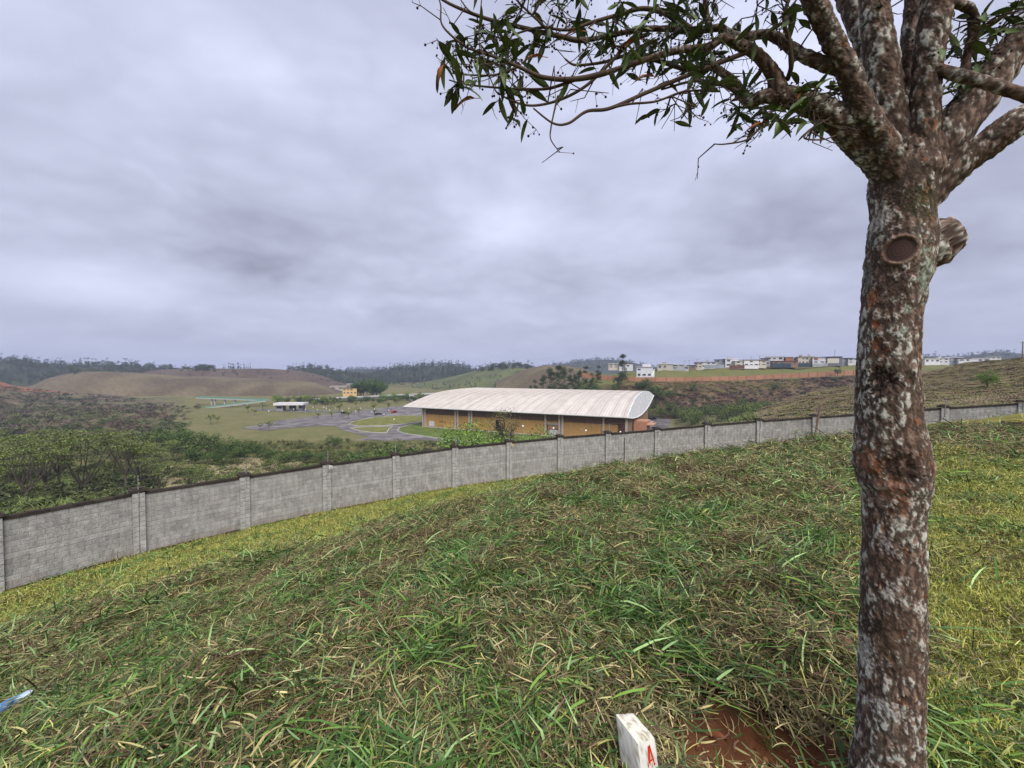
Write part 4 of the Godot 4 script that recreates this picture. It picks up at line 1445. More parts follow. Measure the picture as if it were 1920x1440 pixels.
		for k in n:
			var s := Shape.new()
			var c := a.lerp(b, (k + 0.5) / n) - t.position
			s.box(Transform3D(Basis(), c + Vector3(0, q[3] / F * q[4] * 0.5 - 0.6, 0)), Vector3((b - a).length() / n - 0.1, q[3] / F * q[4] + 1.2, 0.3), vary(q[5], 0.05))
			part(t, "panel", s.mesh(mats.paint))
	# the orange perimeter wall along the foot of the field
	var t := thing("brick_wall", "long orange brick perimeter wall along the foot of the field", "wall")
	var line := [[1085, 704.5, 300.0], [1140, 711, 296.0], [1190, 713.5, 291.0], [1250, 713.8, 289.0], [1300, 713.2, 288.0], [1350, 712.4, 288.0], [1400, 711, 288.0], [1450, 708.6, 287.0], [1500, 706, 286.0], [1550, 703.5, 285.0], [1600, 701, 284.0], [1660, 698, 283.0], [1720, 696, 283.0]]
	for k in line.size() - 1:
		for j in 3:
			var u0 := j / 3.0
			var u1 := (j + 1) / 3.0
			var a := at(lerpf(line[k][0], line[k + 1][0], u0), lerpf(line[k][1], line[k + 1][1], u0), lerpf(line[k][2], line[k + 1][2], u0))
			var b := at(lerpf(line[k][0], line[k + 1][0], u1), lerpf(line[k][1], line[k + 1][1], u1), lerpf(line[k][2], line[k + 1][2], u1))
			var up := Vector3(0, 2.4, 0)
			var dn := Vector3(0, -0.7, 0)
			var bk := Vector3(0, 0, -0.25)
			var s := Shape.new()
			var e := (b - a) * 0.006
			s.hexa([a + e + dn, b - e + dn, b - e + bk + dn, a + e + bk + dn, a + e + up, b - e + up, b - e + bk + up, a + e + bk + up], vary(lin(0.35, 0.185, 0.115), 0.05))
			part(t, "panel", s.mesh(mats.paint))
			s = Shape.new()
			s.box(Transform3D(Basis(), a + Vector3(0, 0.3, 0.0)), Vector3(0.35, 4.3, 0.5), lin(0.33, 0.17, 0.105))
			part(t, "pillar", s.mesh(mats.paint))


# ---------------------------------------------------------------- trees and scrub beyond the wall
func limb(s: Shape, a: Vector3, b: Vector3, r0: float, r1: float, col: Color, sag := 0.0) -> void:
	var m := (a + b) * 0.5 + Vector3(rng.randfn() * 0.12, rng.randfn() * 0.12 + sag, rng.randfn() * 0.12) * (b - a).length() * 0.5
	s.tube([a, m, b], [r0, (r0 + r1) * 0.5, r1], 6, col, false)


func flat_tree(tall: float, spread: float, clumps: int, col: Color, bright: Color) -> Array:    # open crown of flat layered sprays
	var wood := Shape.new()
	var crown := Shape.new()
	var bark := lin(0.085, 0.075, 0.06)
	var fork := Vector3(rng.randf_range(-0.4, 0.4), tall * rng.randf_range(0.12, 0.3), rng.randf_range(-0.4, 0.4))
	limb(wood, Vector3(0, -1.5, 0), fork, 0.22, 0.17, bark)
	for k in clumps:
		var w := TAU * k / clumps + rng.randf_range(-0.5, 0.5)
		var rr := spread * sqrt(rng.randf()) 
		var tip := Vector3(cos(w) * rr, tall * rng.randf_range(0.58, 1.0) - rr * 0.18, sin(w) * rr)
		var mid := fork.lerp(tip, 0.55) + Vector3(0, -0.1 * rr, 0)
		limb(wood, fork, mid, 0.11, 0.065, bark)
		limb(wood, mid, tip, 0.065, 0.03, bark)
		var c := col.lerp(bright, rng.randf() * rng.randf())
		for j in 5:
			var o := Vector3(rng.randfn() * 0.85, rng.randfn() * 0.16, rng.randfn() * 0.85)
			leaves(crown, tip + o, Vector3(1.1, 0.17, 1.1), 40, 0.28, c, 0.28)
			wood.tube([tip - Vector3(0, 0.1, 0), tip + o], [0.03, 0.015], 4, bark, false)
	return [wood.mesh(mats.bark), crown.mesh(mats.foliage)]


func round_tree(tall: float, wide: float, clumps: int, size: float, each: int, col: Color, bright: Color, stem := 0.3) -> Array:
	var wood := Shape.new()
	var crown := Shape.new()
	var bark := lin(0.09, 0.075, 0.06)
	limb(wood, Vector3(0, -1.0, 0), Vector3(0, tall * 0.5, 0), 0.028 * tall, 0.016 * tall, bark)
	for k in clumps:
		var d := Vector3(rng.randfn(), rng.randfn() * 0.8, rng.randfn()).normalized() * pow(rng.randf(), 0.4)
		var tip := Vector3(d.x * wide * 0.5, tall * (stem + (1.0 - stem) * (0.5 + d.y * 0.5)), d.z * wide * 0.5)
		limb(wood, Vector3(0, tall * lerpf(stem * 0.7, 0.6, rng.randf()), 0), tip, 0.008 * tall, 0.004 * tall, bark)
		var q := wide * rng.randf_range(0.13, 0.22)
		leaves(crown, tip, Vector3(q, q * 0.8, q), each, size, col.lerp(bright, rng.randf()), 0.28)
	return [wood.mesh(mats.bark), crown.mesh(mats.foliage)]


func tiered_tree(tall: float) -> Array:      # tall trees with separate tufts along the stem
	var wood := Shape.new()
	var crown := Shape.new()
	limb(wood, Vector3(0, -1, 0), Vector3(0.2, tall * 0.96, 0), 0.3, 0.08, lin(0.10, 0.085, 0.07))
	for k in 44:
		var h := rng.randf_range(0.28, 1.0)
		var w := rng.randf() * TAU
		var out := tall * 0.17 * (1.15 - h * 0.75) * rng.randf_range(0.3, 1.0)
		var tip := Vector3(cos(w) * out, tall * h, sin(w) * out)
		limb(wood, Vector3(0, tall * h * 0.95, 0), tip, 0.07, 0.03, lin(0.10, 0.085, 0.07))
		leaves(crown, tip, Vector3(2.1, 1.3, 2.1), 90, 0.62, lin(0.035, 0.055, 0.022).lerp(lin(0.065, 0.09, 0.032), rng.randf()), 0.3)
	return [wood.mesh(mats.bark), crown.mesh(mats.foliage)]


func tree_thing(called: String, label: String, category: String, m: Array, pos: Vector3, turn: float, size: float, group: String) -> void:
	var t := thing(called, label, category, pos, turn, group)
	part(t, "trunk", m[0])
	part(t, "crown", m[1])
	t.scale = Vector3.ONE * size


func build_plants() -> void:
	var dark_green := lin(0.036, 0.066, 0.023)
	var mid_green := lin(0.08, 0.125, 0.033)
	# open flat-topped trees below the wall
	var flat := []
	for k in 5:
		flat.append(flat_tree([9.5, 7.5, 10.5, 8.5, 9.0][k], [4.8, 5.6, 4.2, 5.2, 3.8][k], [13, 16, 12, 18, 9][k], lin(0.10, 0.125, 0.048), lin(0.165, 0.215, 0.055)))
	for q in [[20, 62, 1.0], [75, 58, 0.9], [150, 60, 1.05], [215, 64, 1.0], [265, 68, 0.85], [110, 72, 1.0], [40, 80, 1.0], [240, 84, 0.95], [300, 60, 0.62], [-60, 60, 1.0], [-120, 70, 1.1], [-40, 90, 1.0], [120, 92, 1.0], [205, 100, 0.9], [60, 105, 0.9], [290, 96, 0.8], [0, 74, 1.0], [160, 112, 0.9], [250, 116, 0.85], [335, 58, 0.45], [-10, 118, 0.9], [95, 124, 0.85], [320, 108, 0.75], [20, 50, 0.7]]:
		tree_thing("flat_topped_tree", "open flat topped tree with layered sprays below the wall", "tree", flat[rng.randi() % 5], land(q[0] + rng.randfn() * 14.0, q[1] + rng.randfn() * 2.0), rng.randf() * TAU, q[2] * rng.randf_range(0.8, 1.15), "flat topped trees below the wall")
	var rounds := []
	for k in 4:
		rounds.append(round_tree(6.5, 7.0, 30, 0.42, 60, dark_green, mid_green, 0.12))
	for q in [[345, 812, 118, 1.2], [385, 815, 122, 1.1], [420, 818, 118, 1.0], [330, 805, 135, 1.2], [455, 822, 116, 0.9], [365, 835, 105, 0.9], [300, 808, 128, 1.1], [480, 830, 118, 0.7], [440, 838, 108, 0.8], [400, 842, 104, 0.7], [500, 842, 110, 0.65], [540, 850, 104, 0.6], [570, 850, 108, 0.55], [600, 854, 104, 0.5]]:
		tree_thing("leafy_tree", "dense dark green tree at the edge of the reeds", "tree", rounds[rng.randi() % 4], land(q[0], q[2]), rng.randf() * TAU, q[3], "dense trees at the edge of the reeds")
	tree_thing("dome_tree", "round dark dome shaped tree alone near the asphalt apron", "tree", rounds[0], spot(627, 842), 0.4, 0.72, "")
	tree_thing("dome_tree", "small dark round bush tree next to the dome shaped tree", "tree", rounds[1], spot(652, 830), 1.4, 0.3, "")
	tree_thing("leafy_tree", "dark loose tree rising behind the wall below the dome shaped tree", "tree", rounds[2], land(683, 62), 2.0, 1.08, "")
	tree_thing("leafy_tree", "dark narrow tree rising behind the wall pillar at the apron", "tree", rounds[3], land(745, 58), 2.9, 1.1, "")
	tree_thing("leafy_tree", "low twiggy bush peeping over the wall coping at the apron", "tree", rounds[1], land(800, 52), 0.9, 0.85, "")
	# bright shrubs and the thin olive tree before the hall
	var bright := []
	for k in 3:
		bright.append(round_tree(8.5, 9.0, 50, 0.34, 90, lin(0.085, 0.155, 0.03), lin(0.14, 0.235, 0.045), 0.1))
	for q in [[893, 62, 1.25, "bright green feathery tree behind the wall before the ochre facade"], [928, 60, 0.95, "lower bright green shrub touching the feathery tree"], [1005, 64, 1.0, "mid green shrub behind the wall before the canopy door"], [975, 58, 0.6, "small green shrub between the two bright ones behind the wall"]]:
		tree_thing("bright_tree", q[3], "tree", bright[rng.randi() % 3], land(q[0], q[1]), rng.randf() * TAU, q[2], "")
	var olive := round_tree(15.5, 9.0, 60, 0.42, 50, lin(0.10, 0.10, 0.045), lin(0.15, 0.145, 0.06), 0.25)
	tree_thing("thin_tree", "thin see through olive tree in front of the hall doorway", "tree", olive, land(945, 92), 0.7, 0.9, "")
	# scattered shrubs right behind the wall and along the valley
	var shrub := []
	for k in 4:
		shrub.append(round_tree(2.6, 3.4, 18, 0.22, 48, lin(0.05, 0.075, 0.024), lin(0.11, 0.15, 0.04), 0.05))
	for k in 70:
		var px := rng.randf_range(340, 900)
		var z := rng.randf_range(60, 118)
		tree_thing("shrub", "low green shrub in the rough grass below the wall", "shrub", shrub[rng.randi() % 4], land(px, z), rng.randf() * TAU, rng.randf_range(0.6, 1.5), "shrubs in the rough grass")
	for k in 46:
		var px := rng.randf_range(1215, 1450)
		var z := rng.randf_range(228, 246) if px < 1275 else rng.randf_range(175, 240)
		tree_thing("shrub", "leafy green shrub in the belt at the foot of the brown bank", "shrub", shrub[rng.randi() % 4], land(px, z), rng.randf() * TAU, rng.randf_range(1.6, 3.0), "shrub belt at the foot of the bank")
	for q in [[1390, 765, 1.9], [1453, 733, 1.4], [1225, 745, 2.4], [1240, 752, 2.2], [1260, 746, 1.6], [1300, 735, 1.5]]:
		tree_thing("dark_shrub", "dark lone shrub on the brown bank", "shrub", rounds[rng.randi() % 4], spot(q[0], q[1]), rng.randf() * TAU, q[2] * 0.55, "dark shrubs on the bank")
	tree_thing("round_tree", "small round tree standing before the orange brick wall", "tree", rounds[2], at(1571, 703, 280), 0.3, 0.72, "")
	tree_thing("round_tree", "dark tree below the small round one at the orange wall", "tree", rounds[1], at(1568, 719, 272), 1.3, 0.72, "")
	tree_thing("bright_tree", "bright green bush alone on the scrub mound", "tree", bright[1], spot(1850, 727), 1.0, 0.33, "")
	# tall tiered trees behind the hall roof
	var tiers := []
	for k in 3:
		tiers.append(tiered_tree(27.0))
	for q in [[1003, 305, 0.72], [1018, 300, 0.86], [1033, 298, 1.05], [1046, 295, 1.12], [1056, 300, 1.0], [1070, 305, 0.85], [1086, 300, 0.7], [1098, 310, 0.7], [1168, 282, 0.92], [1122, 292, 0.62], [995, 320, 0.55], [1080, 285, 0.7], [1110, 282, 0.55]]:
		var pos := land(q[0], q[1])
		tree_thing("tall_tree", "tall dark tiered tree rising behind the arched roof", "tree", tiers[rng.randi() % 3], pos, rng.randf() * TAU, q[2], "tall trees behind the hall")
	for k in 24:
		var px := rng.randf_range(985, 1230)
		tree_thing("leafy_tree", "dense dark tree on the bank behind the arched roof", "tree", rounds[rng.randi() % 4], land(px, rng.randf_range(255, 292)), rng.randf() * TAU, rng.randf_range(0.8, 1.4), "dense trees on the bank behind the hall")
	# dark grove by the farmhouse and the belt along the viaduct
	for k in 22:
		tree_thing("grove_tree", "dark tree of the grove beside the cream farmhouse", "tree", rounds[rng.randi() % 4], on_plane(rng.randf_range(668, 714), rng.randf_range(737, 741), FLOOR_Y + 3), rng.randf() * TAU, rng.randf_range(1.6, 2.5), "grove by the farmhouse")
	for k in 60:
		var px := rng.randf_range(520, 800)
		var pos := on_plane(px, rng.randf_range(752, 759) - maxf(0.0, px - 640.0) * 0.035, FLOOR_Y)
		tree_thing("belt_tree", "green tree in the belt below the viaduct", "tree", rounds[rng.randi() % 3] if rng.randf() < 0.75 else bright[rng.randi() % 3], pos, rng.randf() * TAU, rng.randf_range(0.55, 1.0), "tree belt below the viaduct")
	# young trees on the parking
	var young := []
	for k in 3:
		young.append(round_tree(5.0, 4.2, 14, 0.4, 30, lin(0.10, 0.13, 0.035), lin(0.19, 0.22, 0.05), 0.45))
	for q in [[504, 808, 1.0], [395, 796, 1.1], [407, 793, 0.8], [477, 779, 0.9], [596, 785, 0.8], [622, 785, 0.9], [654, 786, 1.1], [637, 774, 1.4], [668, 765, 1.0], [701, 772, 1.3], [728, 770, 1.2], [745, 757, 1.1], [640, 762, 1.2], [590, 765, 1.2], [614, 766, 1.3], [622, 764, 1.3], [553, 758, 1.5], [575, 760, 1.6], [607, 760, 1.6], [722, 757, 1.0], [465, 774, 1.2], [492, 770, 1.1], [673, 777, 0.8], [702, 780, 0.8], [488, 806, 0.7]]:
		tree_thing("young_tree", "young tree planted on the valley parking lawn", "tree", young[rng.randi() % 3], on_plane(q[0], q[1], FLOOR_Y), rng.randf() * TAU, q[2], "young trees on the parking lawn")
	# a lone bush and umbrella pines on the dry dome and the left wood
	tree_thing("lone_bush", "wide green bush alone on the dry dome hill", "bush", rounds[0], hill_point(hills[9], 140, 0.8), 0.0, 1.6, "")
	for q in [[236, 1.0], [258, 0.75], [152, 0.7]]:
		var s := Shape.new()
		s.tube([Vector3(0, -6, 0), Vector3(0, 13, 0)], [0.5, 0.35], 6, lin(0.06, 0.05, 0.045), false)
		var c := Shape.new()
		for k in 12:
			var w := rng.randf() * TAU
			leaves(c, Vector3(cos(w) * 5.0 * rng.randf(), 13.0, sin(w) * 5.0 * rng.randf()), Vector3(2.6, 0.8, 2.6), 24, 1.2, lin(0.035, 0.045, 0.025), 0.3)
		tree_thing("umbrella_pine", "umbrella pine standing above the wooded ridge", "tree", [s.mesh(mats.bark), c.mesh(mats.foliage)], hill_point(hills[3], q[0], 1.0), 0.0, q[1], "umbrella pines on the wooded ridge")
	# uncountable scrub: burnt belt on the left, the brown bank, the mound, the reeds
	var tuft := Shape.new()
	for k in 70:
		var w := rng.randf() * TAU
		var d := Vector3(cos(w) * 0.45, 1.0, sin(w) * 0.45).normalized()
		tuft.blade(Vector3(rng.randfn() * 0.35, -0.1, rng.randfn() * 0.35), d, rng.randf_range(0.5, 1.1), 0.07, Vector3(cos(w), -0.6, sin(w)) * 0.8, rng.randf_range(-0.5, 0.5), Color.WHITE, 2)
	var tuft_m := tuft.mesh(mats.grass)
	var bushy := Shape.new()
	for k in 7:
		leaves(bushy, Vector3(rng.randfn() * 0.7, rng.randf_range(0.2, 1.1), rng.randfn() * 0.7), Vector3(0.6, 0.45, 0.6), 26, 0.34, Color(0.9, 0.9, 0.9), 0.12)
	var bushy_m := bushy.mesh(mats.foliage)
	var o := stuff("rough_scrub", "rough dry scrub and tall grass covering the slopes beyond the wall", "scrub")
	var where := []
	var tint := []
	for k in 2600:           # bank under the orange wall
		var px := rng.randf_range(1060, 1640)
		var z := rng.randf_range(228, 287)
		var p := land(px, z)
		var u := noise_a.get_noise_2d(p.x * 0.04, p.z * 0.08)
		where.append(Transform3D(Basis(Vector3.UP, rng.randf() * TAU).scaled(Vector3(1.3, 0.75, 1.3) * rng.randf_range(0.5, 1.25)), p))
		var col := lin(0.115, 0.08, 0.058)
		if z > 268 and px > 1180 and px < 1500:
			col = lin(0.20, 0.19, 0.07)
		elif u > 0.12:
			col = lin(0.07, 0.085, 0.035)
		tint.append(vary(col, 0.25))
	for k in 900:            # dark belt on the left of the valley
		var px := rng.randf_range(-150, 300) + absf(rng.randfn()) * 35.0
		var z := rng.randf_range(150, 330)
		var p := land(px, z)
		if k % 3 == 0:
			p = hill_point(hills[10], rng.randf_range(-200, 300), rng.randf_range(0.15, 0.8))
		where.append(Transform3D(Basis(Vector3.UP, rng.randf() * TAU).scaled(Vector3(1.6, 1.2, 1.6) * rng.randf_range(0.7, 1.7)), p))
		var col: Color = lin(0.13, 0.105, 0.08) if noise_a.get_noise_2d(p.x * 0.02, p.z * 0.05) > 0.08 else pick([lin(0.09, 0.115, 0.05), lin(0.125, 0.135, 0.07), lin(0.07, 0.095, 0.04)])
		tint.append(vary(col, 0.25))
	for k in 380:            # undergrowth among the flat-topped trees
		var p := land(rng.randf_range(-200, 330), rng.randf_range(40, 140))
		where.append(Transform3D(Basis(Vector3.UP, rng.randf() * TAU).scaled(Vector3.ONE * rng.randf_range(0.6, 1.6)), p))
		tint.append(vary(lin(0.07, 0.085, 0.035), 0.3))
	for k in 500:            # rough green between reeds and lawn
		var p := land(rng.randf_range(380, 900), rng.randf_range(95, 150))
		if p.y > FLOOR_Y + 0.3:
			where.append(Transform3D(Basis(Vector3.UP, rng.randf() * TAU).scaled(Vector3.ONE * rng.randf_range(0.4, 1.1)), p))
			tint.append(vary(lin(0.085, 0.10, 0.035), 0.3))
	many(o, "bushes", bushy_m, where, tint)
	where = []
	tint = []
	for k in 9500:           # the dry mound on the right
		var px := rng.randf_range(1300, 2050)
		var z := rng.randf_range(34, 150)
		var p := land(px, z)
		var u := noise_a.get_noise_2d(p.x * 0.09, p.z * 0.12)
		where.append(Transform3D(Basis(Vector3.UP, rng.randf() * TAU).scaled(Vector3(1.0, 0.4, 1.0) * rng.randf_range(0.45, 0.95)), p))
		tint.append(vary(lin(0.21, 0.18, 0.095).lerp(lin(0.155, 0.12, 0.08), clampf(0.5 + u * 1.6, 0, 1)) if rng.randf() < 0.8 else lin(0.12, 0.14, 0.045), 0.2))
	for k in 5200:           # reeds
		var px := rng.randf_range(310, 560)
		var z := rng.randf_range(64, 112)
		var p := land(px, z)
		if noise_a.get_noise_2d(p.x * 0.08, p.z * 0.08) < -0.16:
			continue
		where.append(Transform3D(Basis(Vector3.UP, rng.randf() * TAU).scaled(Vector3(0.9, 1.1, 0.9) * rng.randf_range(0.8, 1.4)), p))
		tint.append(vary(lin(0.31, 0.27, 0.16), 0.15))
	for k in 4200:           # green rough grass just past the wall
		var px := rng.randf_range(-100, 1420)
		var z := rng.randf_range(34, 105)
		var p := land(px, z)
		where.append(Transform3D(Basis(Vector3.UP, rng.randf() * TAU).scaled(Vector3(1.2, 0.8, 1.2) * rng.randf_range(0.7, 1.4)), p))
		tint.append(vary(lin(0.10, 0.13, 0.04), 0.3))
	many(o, "tall_grass", tuft_m, where, tint)


# ---------------------------------------------------------------- the tree beside the camera
const TRUNK := [[300, 1640, 1778], [330, 1626, 1778], [350, 1625, 1765], [400, 1628, 1760], [450, 1622, 1766], [500, 1617, 1758], [550, 1612, 1743], [600, 1609, 1735], [650, 1606, 1731], [700, 1602, 1732], [750, 1600, 1735], [800, 1600, 1740],
	[830, 1597, 1749], [870, 1596, 1757], [900, 1602, 1756], [925, 1612, 1749], [960, 1613, 1743], [1000, 1613, 1742], [1100, 1610, 1744], [1200, 1607, 1744], [1300, 1605, 1742], [1400, 1598, 1740], [1460, 1588, 1742], [1530, 1570, 1760], [1600, 1550, 1785]]
const TRUNK_Z := 1.45
var bark_fine := FastNoiseLite.new()
var bark_cells := FastNoiseLite.new()
var bark_blotch := FastNoiseLite.new()
var branch_points: Array[Vector3] = []


func trunk_at(y: float) -> Array:       # [centre, radius]
	var k := 0
	while k < TRUNK.size() - 2 and y > TRUNK[k + 1][0]:
		k += 1
	var t := clampf((y - TRUNK[k][0]) / float(TRUNK[k + 1][0] - TRUNK[k][0]), 0, 1)
	t = t * t * (3 - 2 * t)
	var wl := atan((lerpf(TRUNK[k][1], TRUNK[k + 1][1], t) - 960.0) / F)
	var wr := atan((lerpf(TRUNK[k][2], TRUNK[k + 1][2], t) - 960.0) / F)
	var mid := (wl + wr) * 0.5
	var c := at(960.0 + F * tan(mid), y, TRUNK_Z)
	return [c, Vector2(c.x, c.z).length() * sin((wr - wl) * 0.5)]


func bark_look(p: Vector3, pale: float, out: Vector3) -> Array:   # [colour, how far it stands out]
	var fine := bark_fine.get_noise_3d(p.x * 70, p.y * 34, p.z * 70)
	var cell := bark_cells.get_noise_3d(p.x * 34, p.y * 17, p.z * 34)
	var blotch := bark_blotch.get_noise_3d(p.x * 9, p.y * 6, p.z * 9)
	var patch := bark_blotch.get_noise_3d(p.x * 29 + 5, p.y * 21, p.z * 29)
	var speck := bark_fine.get_noise_3d(p.x * 160, p.y * 120, p.z * 160 + 4)
	var col := lin(0.12, 0.080, 0.061).lerp(lin(0.25, 0.185, 0.148), clampf(0.5 + fine * 0.9 + blotch * 0.5, 0, 1))
	var d := fine * 0.0022 + cell * 0.0030 + blotch * 0.004
	var crack := smooth(0.62, 0.95, -cell * 0.6 + fine * 0.5 + speck * 0.25 + 0.35)
	# crusts of pale lichen
	var l := patch * 0.95 + blotch * 0.75 + speck * 0.22 + bark_fine.get_noise_3d(p.x * 42, p.y * 30, p.z * 42 + 2.0) * 0.35 + pale - 0.02
	if l > 0.0:
		var crust := lin(0.34, 0.31, 0.285).lerp(lin(0.44, 0.44, 0.405), clampf(0.5 + blotch * 2.0, 0, 1)) if speck > -0.3 else lin(0.30, 0.35, 0.27)
		col = col.lerp(crust, smooth(0.0, 0.045, l) * 0.95)
		d += smooth(0.0, 0.05, l) * 0.0016
	var rust := bark_blotch.get_noise_3d(p.x * 14 + 31, p.y * 9, p.z * 14)
	if rust > 0.40 and l < 0.06:
		col = col.lerp(lin(0.20, 0.085, 0.042), smooth(0.40, 0.48, rust))
		d -= 0.0015
	col = col.lerp(lin(0.04, 0.028, 0.022), crack * 0.85)
	d -= crack * 0.003
	return [col, d]


func build_trunk(t: Node3D) -> void:
	for q in [[bark_fine, FastNoiseLite.TYPE_SIMPLEX_SMOOTH, 1, 3], [bark_blotch, FastNoiseLite.TYPE_SIMPLEX_SMOOTH, 2, 3], [bark_cells, FastNoiseLite.TYPE_CELLULAR, 3, 1]]:
		q[0].noise_type = q[1]
		q[0].seed = q[2]
		q[0].frequency = 1.0
		q[0].fractal_octaves = q[3]
	bark_cells.cellular_return_type = FastNoiseLite.RETURN_DISTANCE2_SUB
	# marks on the trunk: column, row, half-width, half-height in pixels, how deep, colour, share
	var marks := [
		[1666, 716, 34, 30, 0.013, lin(0.016, 0.012, 0.010), 1.0, 0.5], [1722, 705, 14, 12, 0.006, lin(0.03, 0.02, 0.016), 0.9, 0.5],
		[1690, 872, 42, 34, 0.013, lin(0.03, 0.018, 0.014), 0.9, 0.5], [1640, 862, 26, 26, 0.0, lin(0.20, 0.08, 0.042), 0.85, 0.4], [1672, 908, 34, 26, 0.003, lin(0.21, 0.10, 0.06), 0.8, 0.5], [1700, 935, 10, 26, 0.003, lin(0.19, 0.075, 0.042), 0.8, 0.4],
		[1641, 557, 14, 24, 0.004, lin(0.26, 0.10, 0.042), 0.95, 0.4], [1649, 606, 10, 16, 0.003, lin(0.24, 0.075, 0.035), 0.95, 0.4], [1649, 645, 8, 16, 0.003, lin(0.16, 0.055, 0.03), 0.9, 0.4],
		[1690, 545, 42, 42, 0.001, lin(0.045, 0.03, 0.025), 0.9, 0.5], [1735, 390, 38, 30, -0.002, lin(0.035, 0.042, 0.02), 0.85, 0.8], [1690, 345, 60, 30, 0.0, lin(0.045, 0.034, 0.028), 0.85, 0.8],
		[1740, 520, 12, 46, -0.002, lin(0.20, 0.26, 0.20), 0.85, 0.6], [1716, 586, 10, 9, -0.001, lin(0.24, 0.31, 0.25), 0.95, 0.4], [1628, 520, 10, 30, 0.002, lin(0.19, 0.23, 0.20), 0.7, 0.6], [1707, 624, 9, 9, -0.001, lin(0.28, 0.34, 0.28), 0.95, 0.4],
		[1640, 1170, 26, 26, 0.003, lin(0.03, 0.022, 0.017), 0.85, 0.7], [1690, 1195, 46, 40, 0.0, lin(0.075, 0.05, 0.036), 0.85, 0.6], [1672, 1095, 22, 18, -0.001, lin(0.40, 0.39, 0.36), 0.9, 0.6], [1684, 968, 20, 12, -0.001, lin(0.40, 0.39, 0.34), 0.9, 0.5],
		[1625, 1225, 22, 26, -0.001, lin(0.42, 0.41, 0.38), 0.9, 0.6], [1668, 1305, 46, 16, -0.001, lin(0.40, 0.39, 0.37), 0.85, 0.6], [1735, 1120, 8, 22, 0, lin(0.40, 0.40, 0.37), 0.9, 0.4], [1668, 1010, 16, 16, 0, lin(0.40, 0.38, 0.38), 0.8, 0.6],
		[1650, 415, 30, 22, -0.001, lin(0.40, 0.37, 0.34), 0.8, 0.6], [1680, 830, 18, 14, 0.003, lin(0.05, 0.035, 0.028), 0.8, 0.6]]
	var s := Shape.new()
	var cols := 208
	var rows := 0
	var y := 1600.0
	while y >= 236.0:
		var yy := maxf(y, 300.0)
		var tr := trunk_at(yy)
		var c: Vector3 = tr[0]
		var rad: float = tr[1]
		if y < 300.0:
			c = at(1709, y, TRUNK_Z)
			rad *= sqrt(maxf(0.0, 1.0 - pow((300.0 - y) / 66.0, 2.0)))
		var to_eye := Vector3(eye.x - c.x, 0, eye.z - c.z).normalized()
		var right := Vector3.UP.cross(to_eye)
		for b in cols:
			var w := TAU * b / cols
			var nrm := to_eye * cos(w) + right * sin(w)
			var p := c + nrm * rad
			var pale := 0.06 - 0.20 * sin(w) if y < 860 else 0.02 - 0.10 * sin(w)
			if y < 400:
				pale -= 0.25
			var look := bark_look(p, pale, nrm)
			var col: Color = look[0]
			var d: float = look[1]
			if cos(w) > 0.0:
				var ix := 1690.0 + (sin(w) - 0.0) * 70.0 - 12.0 * smooth(450, 650, y)      # rough column on the bark, for placing marks
				for m in marks:
					if absf(y - m[1]) < m[3] * 1.6 and absf(ix - m[0]) < m[2] * 1.6:
						var e: float = Vector2((ix - m[0]) / m[2], (y - m[1]) / m[3]).length() + bark_fine.get_noise_3d(p.x * 55, p.y * 55, p.z * 55) * (m[7] * 2.0 + 0.2)
						var k := 1.0 - smooth(0.72, 1.0, e)
						col = col.lerp(m[5], k * m[6] * clampf(0.72 + bark_fine.get_noise_3d(p.x * 130, p.y * 80, p.z * 130) * 1.1, 0.15, 1.0))
						d -= m[4] * (1.0 - smooth(0.35, 1.05, Vector2((ix - m[0]) / m[2], (y - m[1]) / m[3]).length() + bark_blotch.get_noise_3d(p.x * 25, p.y * 25, p.z * 25) * 0.35))
				var scar := Vector2((ix - 1690.0) / 31.0, (y - 479.0) / 23.0).length()
				if scar < 1.5:
					var ring := exp(-pow((scar - 1.08) / 0.13, 2.0))
					d = lerpf(d, -0.006, 1.0 - smooth(0.9, 1.0, scar)) + ring * 0.005
					col = col.lerp(lin(0.06, 0.036, 0.03).lerp(lin(0.04, 0.026, 0.023), 0.5 + 0.5 * sin(scar * 26.0)), 1.0 - smooth(0.93, 1.0, scar)).lerp(lin(0.20, 0.13, 0.09), ring * 0.6)
			s.v.append(p + nrm * d)
			s.c.append(col)
		rows += 1
		y -= 1.7
	s.sheet(rows, cols, true)
	part(t, "trunk", s.mesh(mats.bark))
	# the sawn branch stump on its side
	var st := bark_tube([at(1712, 476, 1.46), at(1745, 460, 1.45), at(1772, 446, 1.43), at(1792, 438, 1.42), at(1801, 435, 1.415)], [0.088, 0.084, 0.075, 0.060, 0.026], -0.12, true, lin(0.10, 0.055, 0.042))
	part(t, "branch_stump", st.mesh(mats.bark))


func spline(pts: Array, t: float):
	var n := pts.size() - 1
	var f := clampf(t, 0, 1) * n
	var k := mini(int(f), n - 1)
	var u := f - k
	var a = pts[maxi(k - 1, 0)]
	var b = pts[k]
	var c = pts[k + 1]
	var d = pts[mini(k + 2, n)]
	return 0.5 * ((2.0 * b) + (c - a) * u + (2.0 * a - 5.0 * b + 4.0 * c - d) * u * u + (3.0 * b - a - 3.0 * c + d) * u * u * u)


